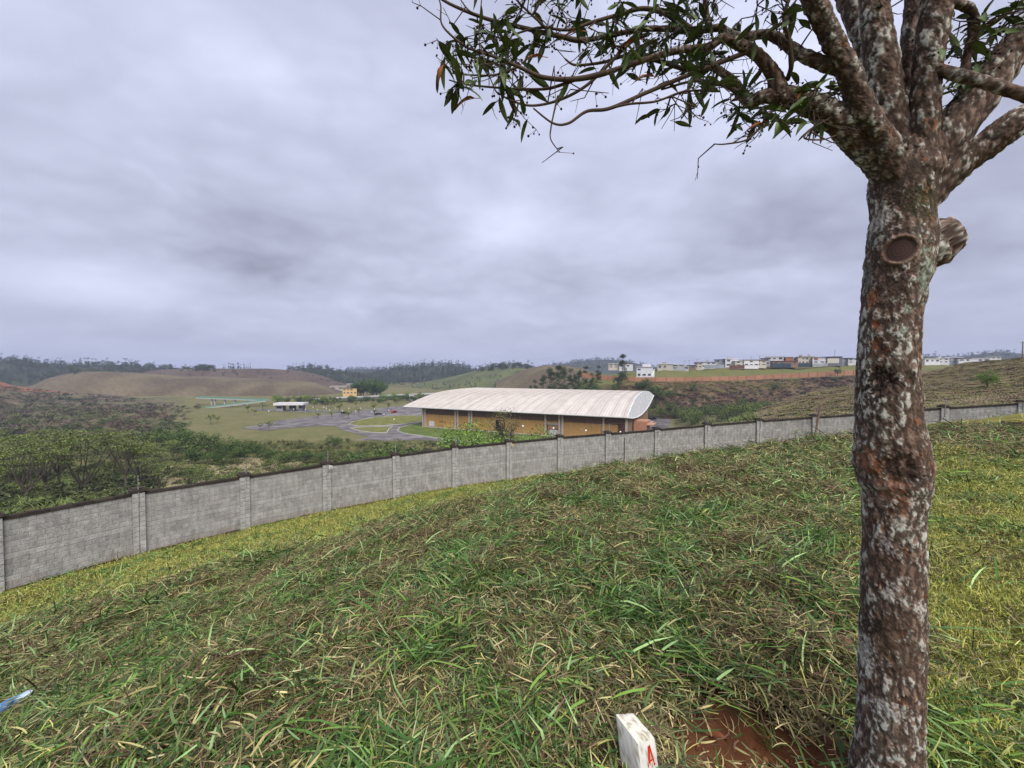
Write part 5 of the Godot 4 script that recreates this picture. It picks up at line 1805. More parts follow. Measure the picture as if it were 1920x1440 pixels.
func bark_tube(pts: Array, rad: Array, pale: float, capped := false, cut := Color.BLACK) -> Shape:
	var s := Shape.new()
	var length := 0.0
	for k in pts.size() - 1:
		length += (pts[k + 1] - pts[k]).length()
	var rmax: float = rad.max()
	var rows := clampi(int(length / clampf(rmax * 0.09, 0.004, 0.012)), 6, 400)
	var cols := clampi(int(TAU * rmax / 0.0045), 7, 110)
	var side := Vector3.ZERO
	for a in rows:
		var t := a / (rows - 1.0)
		var p: Vector3 = spline(pts, t)
		var d: Vector3 = (spline(pts, t + 0.01) - spline(pts, t - 0.01)).normalized()
		if side == Vector3.ZERO:
			side = d.cross(Vector3(0.31, 0.17, 0.93)).normalized()
		side = (side - d * side.dot(d)).normalized()
		var up := d.cross(side)
		var r: float = spline(rad, t)
		for b in cols:
			var w := TAU * b / cols
			var m := side * cos(w) + up * sin(w)
			var q := p + m * r
			if r > 0.009:
				var look := bark_look(q, pale, m)
				var knob := smooth(0.25, 0.5, bark_blotch.get_noise_3d(q.x * 30, q.y * 30, q.z * 30 + 9.0))
				var col: Color = look[0]
				s.v.append(q + m * (look[1] * minf(1.0, r / 0.04) * (2.2 if capped else 1.1) - knob * 0.003 * minf(1.0, r / 0.03)))
				s.c.append(col.lerp(lin(0.05, 0.036, 0.03), knob * 0.7))
			else:
				s.v.append(q)
				s.c.append(lin(0.075, 0.055, 0.042))
	s.sheet(rows, cols, true)
	if capped:
		var last := s.v.size() - cols
		var centre: Vector3 = pts[-1] + (pts[-1] - pts[-2]).normalized() * 0.006
		var dn: Vector3 = (pts[-1] - pts[-2]).normalized()
		var k := s.v.size()
		for b in cols:
			s.v.append(s.v[last + b])
			s.n.append(dn)
			s.c.append(cut)
		s.v.append(centre)
		s.n.append(dn)
		s.c.append(cut.darkened(0.3))
		for b in cols:
			s.i.append_array([k + b, k + cols, k + (b + 1) % cols])
	return s


func branch(t: Node3D, called: String, line: Array, rad: Array, pale := -0.12) -> void:   # line: [column, row, depth]
	var pts := []
	for q in line:
		pts.append(at(q[0], q[1], q[2]))
	part(t, called, bark_tube(pts, rad, pale).mesh(mats.bark))
	if rad[-1] < 0.012:
		for k in 12:
			branch_points.append(spline(pts, k / 11.0))


func leaf_mesh(length: float, width: float, fold: float, droop: float, col: Color) -> ArrayMesh:
	var s := Shape.new()
	var n := 6
	var k := s.v.size()
	for a in n + 1:
		var u := float(a) / n
		var w := width * 0.5 * pow(sin(PI * clampf(u * 0.96 + 0.02, 0, 1)), 0.8) * (1.15 - 0.3 * u)
		var c := Vector3(0, -droop * u * u * length, -u * length)
		var wave := sin(u * 9.0) * width * 0.07
		for q in [Vector3(-w, fold * w + wave, 0), Vector3(0, 0, 0), Vector3(w, fold * w - wave, 0)]:
			s.v.append(c + q)
			s.c.append(col if q.x != 0.0 else col.lightened(0.12))
	s.sheet(n + 1, 3, false)
	s.tube([Vector3(0, 0, 0.018), Vector3(0, 0, 0), Vector3(0, -droop * length * 0.2, -length * 0.45)], [0.0012, 0.0013, 0.0007], 4, col.lightened(0.1), false)
	return s.mesh(mats.leaf)


func build_tree() -> void:
	var t := thing("garden_tree", "leaning lichen covered tree trunk with spreading limbs and narrow leaves", "tree")
	build_trunk(t)
	print("trunk ", Time.get_ticks_msec())
	# main limbs
	branch(t, "limb", [[1706, 400, 1.45], [1672, 325, 1.44], [1622, 272, 1.44], [1556, 216, 1.43], [1492, 186, 1.43], [1462, 180, 1.43]], [0.05, 0.058, 0.054, 0.045, 0.037, 0.034], 0.02)
	branch(t, "limb", [[1462, 180, 1.43], [1450, 140, 1.42], [1420, 104, 1.41], [1384, 82, 1.40], [1352, 70, 1.40]], [0.034, 0.026, 0.022, 0.018, 0.015])
	branch(t, "limb", [[1468, 183, 1.43], [1438, 180, 1.44], [1404, 188, 1.46], [1386, 168, 1.48], [1360, 140, 1.5], [1322, 116, 1.5]], [0.032, 0.026, 0.022, 0.020, 0.015, 0.011], 0.0)
	branch(t, "limb", [[1695, 385, 1.44], [1658, 275, 1.40], [1620, 205, 1.38], [1584, 122, 1.36], [1548, 50, 1.34], [1520, -10, 1.32], [1480, -90, 1.30]], [0.045, 0.044, 0.038, 0.036, 0.034, 0.032, 0.028])
	branch(t, "limb", [[1590, 132, 1.37], [1552, 122, 1.38], [1500, 100, 1.40], [1464, 76, 1.42], [1434, 64, 1.43], [1384, 70, 1.44], [1353, 52, 1.44]], [0.026, 0.024, 0.021, 0.018, 0.016, 0.014, 0.013], 0.05)
	branch(t, "limb", [[1700, 385, 1.46], [1675, 240, 1.45], [1655, 130, 1.45], [1642, 30, 1.45], [1634, -60, 1.45], [1620, -150, 1.45]], [0.05, 0.053, 0.051, 0.045, 0.040, 0.036])
	branch(t, "limb", [[1668, 200, 1.54], [1634, 110, 1.56], [1604, 40, 1.58], [1580, -20, 1.6], [1550, -90, 1.62]], [0.04, 0.036, 0.034, 0.032, 0.028])
	branch(t, "limb", [[1715, 385, 1.43], [1731, 240, 1.40], [1738, 140, 1.39], [1752, 40, 1.38], [1764, -50, 1.37], [1780, -150, 1.36]], [0.05, 0.046, 0.044, 0.046, 0.046, 0.042])
	branch(t, "limb", [[1712, 300, 1.50], [1710, 170, 1.52], [1712, 60, 1.53], [1716, -40, 1.54], [1722, -140, 1.55]], [0.05, 0.040, 0.034, 0.032, 0.028])
	branch(t, "limb", [[1712, 390, 1.47], [1766, 275, 1.46], [1824, 194, 1.45], [1876, 124, 1.44], [1940, 50, 1.42], [2020, -30, 1.4]], [0.05, 0.066, 0.064, 0.058, 0.054, 0.048])
	branch(t, "limb", [[1712, 400, 1.46], [1782, 320, 1.42], [1838, 280, 1.39], [1890, 240, 1.36], [1960, 212, 1.33], [2040, 200, 1.3]], [0.045, 0.052, 0.049, 0.048, 0.046, 0.040])
	branch(t, "limb", [[1756, 130, 1.36], [1800, 142, 1.33], [1850, 156, 1.30], [1920, 178, 1.27], [1960, 190, 1.25]], [0.019, 0.019, 0.018, 0.020, 0.019], 0.0)
	branch(t, "limb", [[1806, 190, 1.44], [1812, 110, 1.42], [1826, 60, 1.4], [1818, 18, 1.38], [1780, 4, 1.36]], [0.020, 0.015, 0.018, 0.016, 0.012])
	# lesser branches
	var lesser := [
		[[[1353, 52, 1.44], [1300, 56, 1.45], [1250, 54, 1.46], [1197, 56, 1.47], [1097, 75, 1.48], [1050, 68, 1.49], [972, 50, 1.50], [909, 34, 1.51], [847, 9, 1.52], [810, -14, 1.53]], 0.013, 0.004],
		[[[1352, 70, 1.40], [1330, 88, 1.40], [1280, 93, 1.39], [1228, 106, 1.38], [1144, 134, 1.37], [1081, 148, 1.36], [1019, 145, 1.35], [972, 125, 1.35], [925, 106, 1.35], [878, 91, 1.35]], 0.014, 0.003],
		[[[1400, 98, 1.41], [1300, 137, 1.40], [1216, 172, 1.38], [1144, 203, 1.36], [1100, 209, 1.35], [1066, 231, 1.34], [1037, 231, 1.34], [1000, 203, 1.34]], 0.008, 0.0025],
		[[[1216, 64, 1.47], [1184, 78, 1.45], [1137, 125, 1.42], [1097, 162, 1.40], [1050, 187, 1.39], [1000, 198, 1.38], [962, 190, 1.38], [930, 172, 1.38]], 0.007, 0.0025],
		[[[1081, 148, 1.36], [1056, 158, 1.37], [1019, 167, 1.38], [956, 166, 1.39], [878, 159, 1.40], [842, 150, 1.40]], 0.006, 0.002],
		[[[972, 125, 1.35], [930, 140, 1.36], [890, 141, 1.36], [850, 138, 1.36]], 0.004, 0.002],
		[[[1046, 180, 1.38], [1040, 205, 1.37], [1033, 240, 1.36], [1033, 262, 1.36], [1050, 286, 1.36]], 0.0035, 0.0015],
		[[[1322, 116, 1.5], [1290, 130, 1.5], [1240, 116, 1.5], [1180, 104, 1.5], [1130, 117, 1.5], [1080, 122, 1.5], [1060, 111, 1.5]], 0.009, 0.003],
		[[[1300, 57, 1.45], [1253, 28, 1.46], [1206, 16, 1.47], [1159, 28, 1.48], [1112, 41, 1.48], [1066, 56, 1.48], [1010, 52, 1.48], [960, 66, 1.48]], 0.009, 0.003],
		[[[1031, 58, 1.48], [1000, 31, 1.46], [969, 0, 1.44], [940, -40, 1.42]], 0.004, 0.003],
		[[[1328, 52, 1.45], [1324, 20, 1.44], [1320, -20, 1.43], [1310, -80, 1.42]], 0.011, 0.008],
		[[[1144, 203, 1.36], [1180, 195, 1.35], [1230, 190, 1.34], [1280, 172, 1.33], [1320, 170, 1.32]], 0.004, 0.003],
		[[[1404, 188, 1.46], [1360, 160, 1.44], [1330, 158, 1.42], [1300, 152, 1.41], [1240, 168, 1.40]], 0.009, 0.003],
		[[[1470, 195, 1.43], [1440, 215, 1.40], [1424, 240, 1.38], [1400, 262, 1.36], [1360, 270, 1.35], [1340, 270, 1.34]], 0.005, 0.0018],
		[[[1560, 222, 1.42], [1530, 235, 1.38], [1508, 258, 1.36], [1540, 262, 1.35], [1568, 254, 1.35]], 0.004, 0.0018],
		[[[1476, 150, 1.42], [1484, 120, 1.38], [1478, 70, 1.36], [1470, 40, 1.34], [1480, -10, 1.32]], 0.008, 0.005],
		[[[1478, 140, 1.42], [1500, 90, 1.39], [1530, 45, 1.37]], 0.004, 0.002],
		[[[909, 34, 1.51], [880, 20, 1.5], [860, -6, 1.5]], 0.003, 0.002], [[[878, 91, 1.35], [850, 70, 1.35], [828, 44, 1.35], [826, 8, 1.35], [815, -20, 1.35]], 0.004, 0.002],
		[[[1826, 60, 1.4], [1860, 45, 1.38], [1900, 15, 1.36], [1930, -10, 1.35]], 0.008, 0.005], [[[1810, 110, 1.42], [1850, 80, 1.4], [1900, 35, 1.38], [1925, 20, 1.37]], 0.005, 0.003],
		[[[1764, -50, 1.37], [1800, -110, 1.3], [1850, -150, 1.2]], 0.03, 0.011], [[[1634, -60, 1.45], [1580, -140, 1.4], [1500, -180, 1.3]], 0.03, 0.011], [[[1480, -90, 1.3], [1380, -130, 1.25], [1250, -120, 1.2], [1120, -60, 1.2]], 0.03, 0.006], [[[2020, -30, 1.4], [2080, -120, 1.3], [2100, -200, 1.2]], 0.04, 0.011]]
	for q in lesser:
		var rad := []
		for k in q[0].size():
			rad.append(lerpf(q[1], q[2], k / (q[0].size() - 1.0)))
		branch(t, "branch", q[0], rad)
	print("limbs ", Time.get_ticks_msec())
	# leaf sprays: column, row, how many leaves
	var sprays := [[872, 70, 9], [905, 62, 9], [880, 105, 10], [925, 95, 9], [950, 80, 8], [935, 140, 9], [960, 160, 9], [865, 150, 8], [845, 110, 7], [1000, 88, 10], [975, 120, 9], [910, 120, 8], [945, 28, 7], [1050, 15, 9], [1068, 35, 9], [1085, 58, 8], [1120, 60, 10], [1100, 90, 7], [1150, 40, 10], [1170, 15, 9], [1150, 85, 9], [1200, 85, 9], [1225, 100, 9], [1190, 60, 8], [1250, 70, 9],
		[1270, 95, 10], [1260, 40, 8], [1232, 8, 9], [1290, 20, 10], [1310, 35, 9], [1340, 10, 7], [1320, 85, 9], [1340, 125, 9], [1290, 125, 8], [1360, 105, 8], [1265, 195, 7], [1290, 205, 7], [1275, 175, 6], [1385, 210, 9], [1410, 225, 9], [1430, 240, 8], [1400, 200, 8], [1450, 205, 7], [1370, 190, 7], [1505, 175, 9], [1530, 165, 9], [1550, 190, 8], [1515, 205, 6], [1570, 175, 7], [1535, 225, 5], [1480, 20, 7], [1460, 45, 6], [1420, 10, 7], [1390, 35, 7],
		[960, 190, 4], [1000, 30, 6], [1020, 60, 5], [1300, 70, 7], [1240, 130, 6], [1345, 150, 6], [1660, 20, 5], [1800, 40, 7], [1830, 75, 8], [1845, 55, 7], [1790, 90, 7], [1800, 150, 8], [1775, 165, 7], [1820, 120, 7], [1870, 30, 6], [1885, 70, 6], [1790, 190, 5],
		[1400, -60, 10], [1300, -70, 10], [1200, -60, 10], [1100, -40, 9], [1000, -40, 9], [900, -40, 8], [1500, -80, 10], [1600, -110, 10], [1700, -130, 10], [1800, -100, 10], [1900, -60, 10], [1450, -160, 10], [1250, -150, 10], [1650, -190, 10], [1850, -180, 10], [1980, -120, 10]]
	var kinds := []
	for k in 6:
		kinds.append(leaf_mesh(0.098 + 0.012 * (k % 3), 0.026 + 0.004 * (k % 2), 0.25 + 0.1 * (k % 3), 0.12 + 0.14 * (k % 3), [lin(0.035, 0.062, 0.018), lin(0.05, 0.085, 0.022), lin(0.075, 0.115, 0.03), lin(0.04, 0.058, 0.026), lin(0.06, 0.09, 0.025), lin(0.05, 0.075, 0.02)][k]))
	var old := leaf_mesh(0.07, 0.026, 0.6, 0.5, lin(0.22, 0.07, 0.022))
	var loose := [[], [], [], [], [], []]
	var twigs := Shape.new()
	var shown := 0
	for sp in sprays:
		var c0 := at(sp[0], sp[1], 1.4)
		var root := branch_points[0]
		var best := 1e9
		for p in branch_points:
			var dd := (p - eye).normalized().distance_to((c0 - eye).normalized())
			if dd < best:
				best = dd
				root = p
		var depth: float = -root.z + rng.randf_range(-0.12, 0.12)
		var c := at(sp[0], sp[1], depth)
		var mid := root.lerp(c, 0.5) + Vector3(rng.randfn(), rng.randfn(), rng.randfn()) * 0.02
		twigs.tube([root, mid, c], [0.0032, 0.0026, 0.0018], 5, lin(0.06, 0.045, 0.035), false)
		var ends := [[mid, c]]
		for k in 5:
			var e := c + Vector3(rng.randfn(), rng.randfn() * 0.6 - 0.2, rng.randfn()).normalized() * rng.randf_range(0.05, 0.11)
			twigs.tube([c, c.lerp(e, 0.5) + Vector3(0, -0.008, 0), e], [0.0018, 0.0014, 0.001], 4, lin(0.06, 0.045, 0.035), false)
			ends.append([c, e])
			if rng.randf() < 0.55:         # sprig of small dark fruits
				var b := e
				for j in rng.randi_range(2, 4):
					var f := b + Vector3(rng.randfn() * 0.012, -rng.randf_range(0.0, 0.022), rng.randfn() * 0.012)
					twigs.tube([b, f], [0.0008, 0.0006], 3, lin(0.06, 0.045, 0.035), false)
					leaves_ball(twigs, f, rng.randf_range(0.0026, 0.0042), lin(0.035, 0.022, 0.018))
		for k in int(sp[2] * 1.12):
			var e: Array = ends[rng.randi() % ends.size()]
			var p: Vector3 = e[0].lerp(e[1], rng.randf_range(0.3, 1.0))
			var d: Vector3 = ((e[1] - e[0]).normalized() * 0.6 + Vector3(rng.randfn(), rng.randfn() * 0.6 - 0.2, rng.randfn()) * 0.8).normalized()
			var up := Vector3(rng.randfn() * 0.7, 1.0, rng.randfn() * 0.7).normalized()
			if absf(up.dot(d)) > 0.95:
				up = Vector3(1, 0.2, 0)
			var x := d.cross(up).normalized()
			var bas := Basis(x, x.cross(d), -d).scaled_local(Vector3.ONE * rng.randf_range(0.45, 0.76))
			var kind := rng.randi() % 6
			if shown < 300 and sp[1] > -10 and (k < 5 or sp[0] < 1100):
				var o := part(t, "leaf", kinds[kind] if rng.randf() > 0.008 else old)
				o.transform = Transform3D(bas, p)
				shown += 1
			else:
				loose[kind].append(Transform3D(bas, p))
	for k in 100:            # bare twigs between the sprays
		var p: Vector3 = branch_points[rng.randi() % branch_points.size()]
		var d := Vector3(rng.randfn(), rng.randfn() * 0.7 - 0.1, rng.randfn()).normalized()
		var bend := Vector3(rng.randfn(), rng.randfn() + 0.4, rng.randfn()) * 0.03
		var len_ := rng.randf_range(0.06, 0.17)
		var e := p + d * len_
		twigs.tube([p, p + d * len_ * 0.5 + bend, e], [0.0024, 0.0018, 0.001], 4, lin(0.06, 0.045, 0.035), false)
		for j in rng.randi_range(1, 3):
			var u := rng.randf_range(0.4, 1.0)
			var b := p.lerp(e, u) + bend * (1.0 - absf(2.0 * u - 1.0))
			var q := b + Vector3(rng.randfn(), rng.randfn(), rng.randfn()).normalized() * rng.randf_range(0.02, 0.06)
			twigs.tube([b, q], [0.001, 0.0007], 3, lin(0.06, 0.045, 0.035), false)
			if rng.randf() < 0.6:
				leaves_ball(twigs, q, rng.randf_range(0.0026, 0.0042), lin(0.035, 0.022, 0.018))
	part(t, "twigs", twigs.mesh(mats.bark))
	for k in 6:
		many(t, "foliage", kinds[k], loose[k])
	for q in [[1017, 106, 1.35], [1198, 74, 1.4], [1092, 58, 1.4], [1226, 143, 1.38], [890, 184, 1.38], [1440, 232, 1.37]]:
		var o := part(t, "leaf", old)
		o.transform = Transform3D(Basis(Vector3(0.3, 0.9, 0.2).normalized(), rng.randf_range(1.2, 1.9)), at(q[0], q[1], q[2]))
		o.set_meta("label", "orange withered leaf")


# ---------------------------------------------------------------- grass and what lies in it
func cuttings(count: int, spread: float, lmin: float, lmax: float, wmin: float, wmax: float, tilt: float, palette: Array, heading := -1.0) -> ArrayMesh:
	var s := Shape.new()
	for k in count:
		var w := rng.randf() * TAU if heading < 0 else heading + rng.randfn() * 0.5
		var el := absf(rng.randfn()) * tilt
		var d := Vector3(cos(w) * cos(el), sin(el), sin(w) * cos(el))
		var p := Vector3(rng.randfn() * spread * 0.55, rng.randf_range(0.0, 0.06), rng.randfn() * spread * 0.55)
		var length := rng.randf_range(lmin, lmax)
		s.blade(p - d * length * 0.35 * Vector3(1, 0, 1), d, length, rng.randf_range(wmin, wmax), Vector3(rng.randfn(), -el * 1.4 + rng.randfn() * 0.2, rng.randfn()) * 0.55, rng.randfn() * 0.6, vary(pick(palette), 0.30), 3 if lmax > 0.1 else 2)
	return s.mesh(mats.grass)


func build_grass() -> void:
	var straw := [lin(0.31, 0.27, 0.125), lin(0.24, 0.21, 0.095), lin(0.37, 0.335, 0.17), lin(0.13, 0.105, 0.055), lin(0.11, 0.13, 0.05), lin(0.08, 0.06, 0.035)]
	var green := [lin(0.095, 0.165, 0.035), lin(0.145, 0.22, 0.06), lin(0.04, 0.09, 0.02), lin(0.15, 0.235, 0.095), lin(0.05, 0.105, 0.03)]
	var olive := [lin(0.17, 0.195, 0.06), lin(0.23, 0.23, 0.085), lin(0.11, 0.15, 0.042), lin(0.25, 0.235, 0.12), lin(0.05, 0.09, 0.026), lin(0.08, 0.075, 0.035)]
	var long_green := [lin(0.075, 0.155, 0.035), lin(0.12, 0.21, 0.075), lin(0.045, 0.105, 0.026), lin(0.20, 0.29, 0.125)]
	var brown := [lin(0.10, 0.062, 0.04), lin(0.14, 0.09, 0.055), lin(0.07, 0.045, 0.03), lin(0.20, 0.145, 0.085), lin(0.16, 0.15, 0.06)]
	var turf := [lin(0.27, 0.29, 0.06), lin(0.34, 0.335, 0.075), lin(0.19, 0.225, 0.05), lin(0.35, 0.31, 0.11), lin(0.15, 0.19, 0.045)]
	var meshes := []
	for k in 3:
		meshes.append(cuttings(105, 0.22, 0.03, 0.12, 0.0025, 0.007, 0.4, straw))                      # 0-2 straw
	for k in 3:
		meshes.append(cuttings(76, 0.22, 0.05, 0.17, 0.004, 0.011, 0.33, green))                          # 3-5 green
	for k in 3:
		meshes.append(cuttings(95, 0.22, 0.03, 0.14, 0.003, 0.0085, 0.4, olive))                        # 6-8 olive
	for k in 2:
		meshes.append(cuttings(130, 0.20, 0.03, 0.11, 0.002, 0.006, 0.3, brown))                           # 9-10 brown
	for k in 4:
		meshes.append(cuttings(14, 0.22, 0.14, 0.34, 0.005, 0.012, 0.3, long_green, k * 0.8))                  # 11-14 long blades
	for k in 2:
		meshes.append(cuttings(9, 0.22, 0.12, 0.30, 0.0025, 0.005, 0.12, [lin(0.28, 0.21, 0.11), lin(0.17, 0.115, 0.07)], k * 1.3))   # 15-16 dry stalks
	for k in 3:
		meshes.append(cuttings(190, 0.17, 0.02, 0.05, 0.0016, 0.0034, 0.9, turf))                          # 17-19 short turf
	var where := []
	for k in meshes.size():
		where.append([])
	for q in 26000:
		var r := exp(rng.randf_range(log(1.15), log(15.5)))
		var w := rng.randf_range(-1.22, 1.22)
		place_cutting(where, r, w, rng.randf_range(0.8, 1.25))
	for q in 15000:      # the turf strip along the wall and the far slope
		var w := rng.randf_range(-1.15, 1.15)
		var r := wall_at(w) - 0.2 - 14.0 * pow(rng.randf(), 1.2)
		if r > 6.0:
			place_cutting(where, r, w, rng.randf_range(1.3, 2.0))
	var o := stuff("cut_grass", "mown hillside covered with loose green and straw coloured grass cuttings", "grass")
	for k in meshes.size():
		many(o, "short_turf" if k >= 17 else "cuttings", meshes[k], where[k])
	print("grass ", Time.get_ticks_msec())
	# upright tufts left by the mower
	var tufts := []
	for k in 3:
		var s := Shape.new()
		for j in 44:
			var w := rng.randf() * TAU
			var lean := rng.randf_range(0.15, 0.9)
			var d := Vector3(cos(w) * lean, 1.0, sin(w) * lean).normalized()
			s.blade(Vector3(rng.randfn() * 0.05, -0.02, rng.randfn() * 0.05), d, rng.randf_range(0.14, 0.36), rng.randf_range(0.005, 0.011), Vector3(cos(w), -0.7, sin(w)) * rng.randf_range(0.4, 1.1), rng.randfn() * 0.4, vary(pick([lin(0.05, 0.11, 0.022), lin(0.075, 0.145, 0.03), lin(0.06, 0.12, 0.035)]), 0.2), 5)
		tufts.append(s.mesh(mats.grass))
	for q in [[822, 968, 1.0], [842, 962, 0.8], [740, 985, 0.7], [610, 1030, 1.0], [575, 1045, 0.9], [650, 1025, 0.8], [1050, 918, 1.0], [1075, 908, 0.8], [1120, 905, 0.8], [1030, 925, 0.7], [890, 945, 0.8], [915, 940, 0.8], [1200, 880, 0.8], [1300, 862, 0.8], [1360, 855, 0.8], [880, 1040, 0.7], [910, 1030, 0.8], [1480, 905, 0.8], [1600, 1400, 0.3], [700, 1000, 0.6], [540, 1055, 0.7], [330, 1130, 0.6], [200, 1150, 0.6], [1000, 1330, 0.35], [1080, 1340, 0.3], [1440, 1395, 0.3], [1180, 1250, 0.3], [960, 1110, 0.5]]:
		var p := spot(q[0], q[1])
		var t := thing("grass_tuft", "upright tuft of long green grass blades on the mown slope", "grass tuft", p, rng.randf() * TAU, "upright grass tufts")
		part(t, "blades", pick(tufts))
		t.scale = Vector3.ONE * q[2]
	# broad-leaved weed rosette blades lying in the cuttings
	var weed := Shape.new()
	for j in 9:
		var w := j * 0.7 + rng.randfn() * 0.3
		weed.blade(Vector3(0, 0.03, 0), Vector3(cos(w), 0.35, sin(w)).normalized(), rng.randf_range(0.12, 0.24), rng.randf_range(0.014, 0.02), Vector3(0, -0.6, 0), rng.randfn() * 0.3, vary(lin(0.085, 0.155, 0.06), 0.15), 5)
	var weed_m := weed.mesh(mats.grass)
	for q in [[960, 1310, 0.9], [1040, 1345, 0.8], [300, 1385, 0.7], [1090, 1310, 0.7], [1330, 1160, 0.7], [1440, 1080, 0.7], [860, 1235, 0.6], [1200, 1090, 0.7], [620, 1215, 0.6], [1520, 940, 0.7], [1830, 1290, 0.6]]:
		var t := thing("weed_plant", "broad bladed green weed flattened among the cuttings", "weed", spot(q[0], q[1]), rng.randf() * TAU, "flattened weeds")
		part(t, "blades", weed_m)
		t.scale = Vector3.ONE * q[2]
	# fallen leaves and twigs
	var dry := []
	for c in [lin(0.16, 0.06, 0.03), lin(0.09, 0.05, 0.035), lin(0.24, 0.13, 0.06)]:
		var s := Shape.new()
		for a in 7:
			var u := a / 6.0
			var wd := 0.016 * pow(sin(PI * clampf(u * 0.94 + 0.03, 0, 1)), 0.8)
			for b in [-1.0, 0.0, 1.0]:
				s.v.append(Vector3(b * wd, absf(b) * 0.012 + sin(u * 5.0) * 0.008 + 0.03, (u - 0.5) * 0.09))
				s.c.append(c)
		s.sheet(7, 3, false)
		dry.append(s.mesh(mats.grass))
	for q in [[985, 1280], [865, 1240], [715, 1105], [1250, 1172], [1300, 1115], [1180, 1075], [1480, 1000], [1620, 1050], [540, 1190], [780, 1060], [1420, 945], [1275, 1065], [1490, 1245], [450, 1290], [900, 1385], [1050, 1420], [1550, 1180], [1870, 1000], [1790, 960], [1840, 1205], [230, 1260], [1340, 1395], [190, 1330]]:
		var t := thing("fallen_leaf", "dry brown fallen leaf curled on the grass cuttings", "leaf", spot(q[0], q[1]), rng.randf() * TAU, "fallen brown leaves")
		part(t, "blade", pick(dry))
	for q in [[[1398, 1068], [1440, 1085], [1470, 1115], [1465, 1098], [1520, 1112], [1572, 1105]], [[1800, 1370], [1825, 1395], [1850, 1415]], [[1410, 1155], [1440, 1165], [1460, 1175]], [[1020, 1385], [980, 1400], [930, 1425]], [[1260, 1200], [1300, 1215], [1340, 1235]], [[870, 1432], [820, 1436], [745, 1437]], [[1790, 1080], [1830, 1090], [1860, 1092]]]:
		var p0 := spot(q[0][0], q[0][1])
		var t := thing("fallen_twig", "thin bare brown twig lying on the grass cuttings", "twig", p0, 0.0, "fallen twigs")
		var s := Shape.new()
		var pts := []
		for c in q:
			pts.append(spot(c[0], c[1]) - p0 + Vector3(0, 0.05, 0))
		var fine := []
		var rad := []
		for k in 16:
			fine.append(spline(pts, k / 15.0))
			rad.append(lerpf(0.006, 0.003, k / 15.0))
		s.tube(fine, rad, 6, lin(0.15, 0.10, 0.07))
		part(t, "stick", s.mesh(mats.bark))


func place_cutting(where: Array, r: float, w: float, size: float) -> void:
	var x := sin(w) * r
	var z := -cos(w) * r
	var kind := 0
	var n1 := noise_a.get_noise_2d(x * 1.9 + 40, z * 1.9)
	var n3 := noise_b.get_noise_2d(x * 2.3, z * 2.3)
	var n2 := noise_a.get_noise_2d(x * 0.6 - 70, z * 0.6 + 30)
	var hole := Vector2((x - spot_hole.x) / 0.5, (z - spot_hole.z) / 0.3).length()
	if hole < 1.35 + n1 * 0.4 and rng.randf() < 0.997:
		return
	var lawn := lawn_share(x, z)
	if Vector2(x - wrapper_spot.x, z - wrapper_spot.z).length() < 0.2 or Vector2(x - stake_spot.x, z - stake_spot.z).length() < 0.07:
		return
	if Vector2(x - trunk_foot.x, z - trunk_foot.z).length() < 0.13:
		return
	if r > wall_at(w) - 0.5:
		return
	if rng.randf() < lawn:
		kind = 17 + rng.randi() % 3
		if n2 > 0.22 and rng.randf() < 0.3:
			kind = 3 + rng.randi() % 3
		elif n1 < -0.3 and rng.randf() < 0.35:
			kind = 9 + rng.randi() % 2
		elif rng.randf() < 0.1:
			kind = 6 + rng.randi() % 3
		elif rng.randf() < 0.02:
			kind = 11 + rng.randi() % 4
	else:
		var u := rng.randf()
		if n3 < -0.22 and u < 0.8:
			if u < 0.5:
				return
			kind = 9 + rng.randi() % 2
		elif u < 0.12:
			kind = 11 + rng.randi() % 4 if n1 > -0.25 else 15 + rng.randi() % 2
		elif u < 0.17:
			kind = 15 + rng.randi() % 2
		elif u < 0.27 or (n2 < -0.12 and u < 0.55):
			kind = 9 + rng.randi() % 2
		elif n1 - 0.10 * smooth(3.0, 7.0, r) + rng.randfn() * 0.09 > 0.06:
			kind = 3 + rng.randi() % 3
		elif n1 - 0.10 * smooth(3.0, 7.0, r) + rng.randfn() * 0.09 < -0.04:
			kind = rng.randi() % 3
		else:
			kind = 6 + rng.randi() % 3
	var b := slope_basis(x, z, rng.randf() * TAU if kind < 11 or kind > 14 else noise_a.get_noise_2d(x * 0.5 + 7, z * 0.5) * 9.0 + rng.randfn() * 0.45)
	size *= 1.0 + clampf((r - 5.0) / 14.0, 0.0, 0.6)
	where[kind].append(Transform3D(b.scaled_local(Vector3(size, size * rng.randf_range(0.7, 1.3), size)), Vector3(x, ground(x, z) + rng.randf_range(-0.005, 0.02), z)))


var trunk_foot := Vector3.ZERO
var wrapper_spot := Vector3.ZERO
var stake_spot := Vector3.ZERO


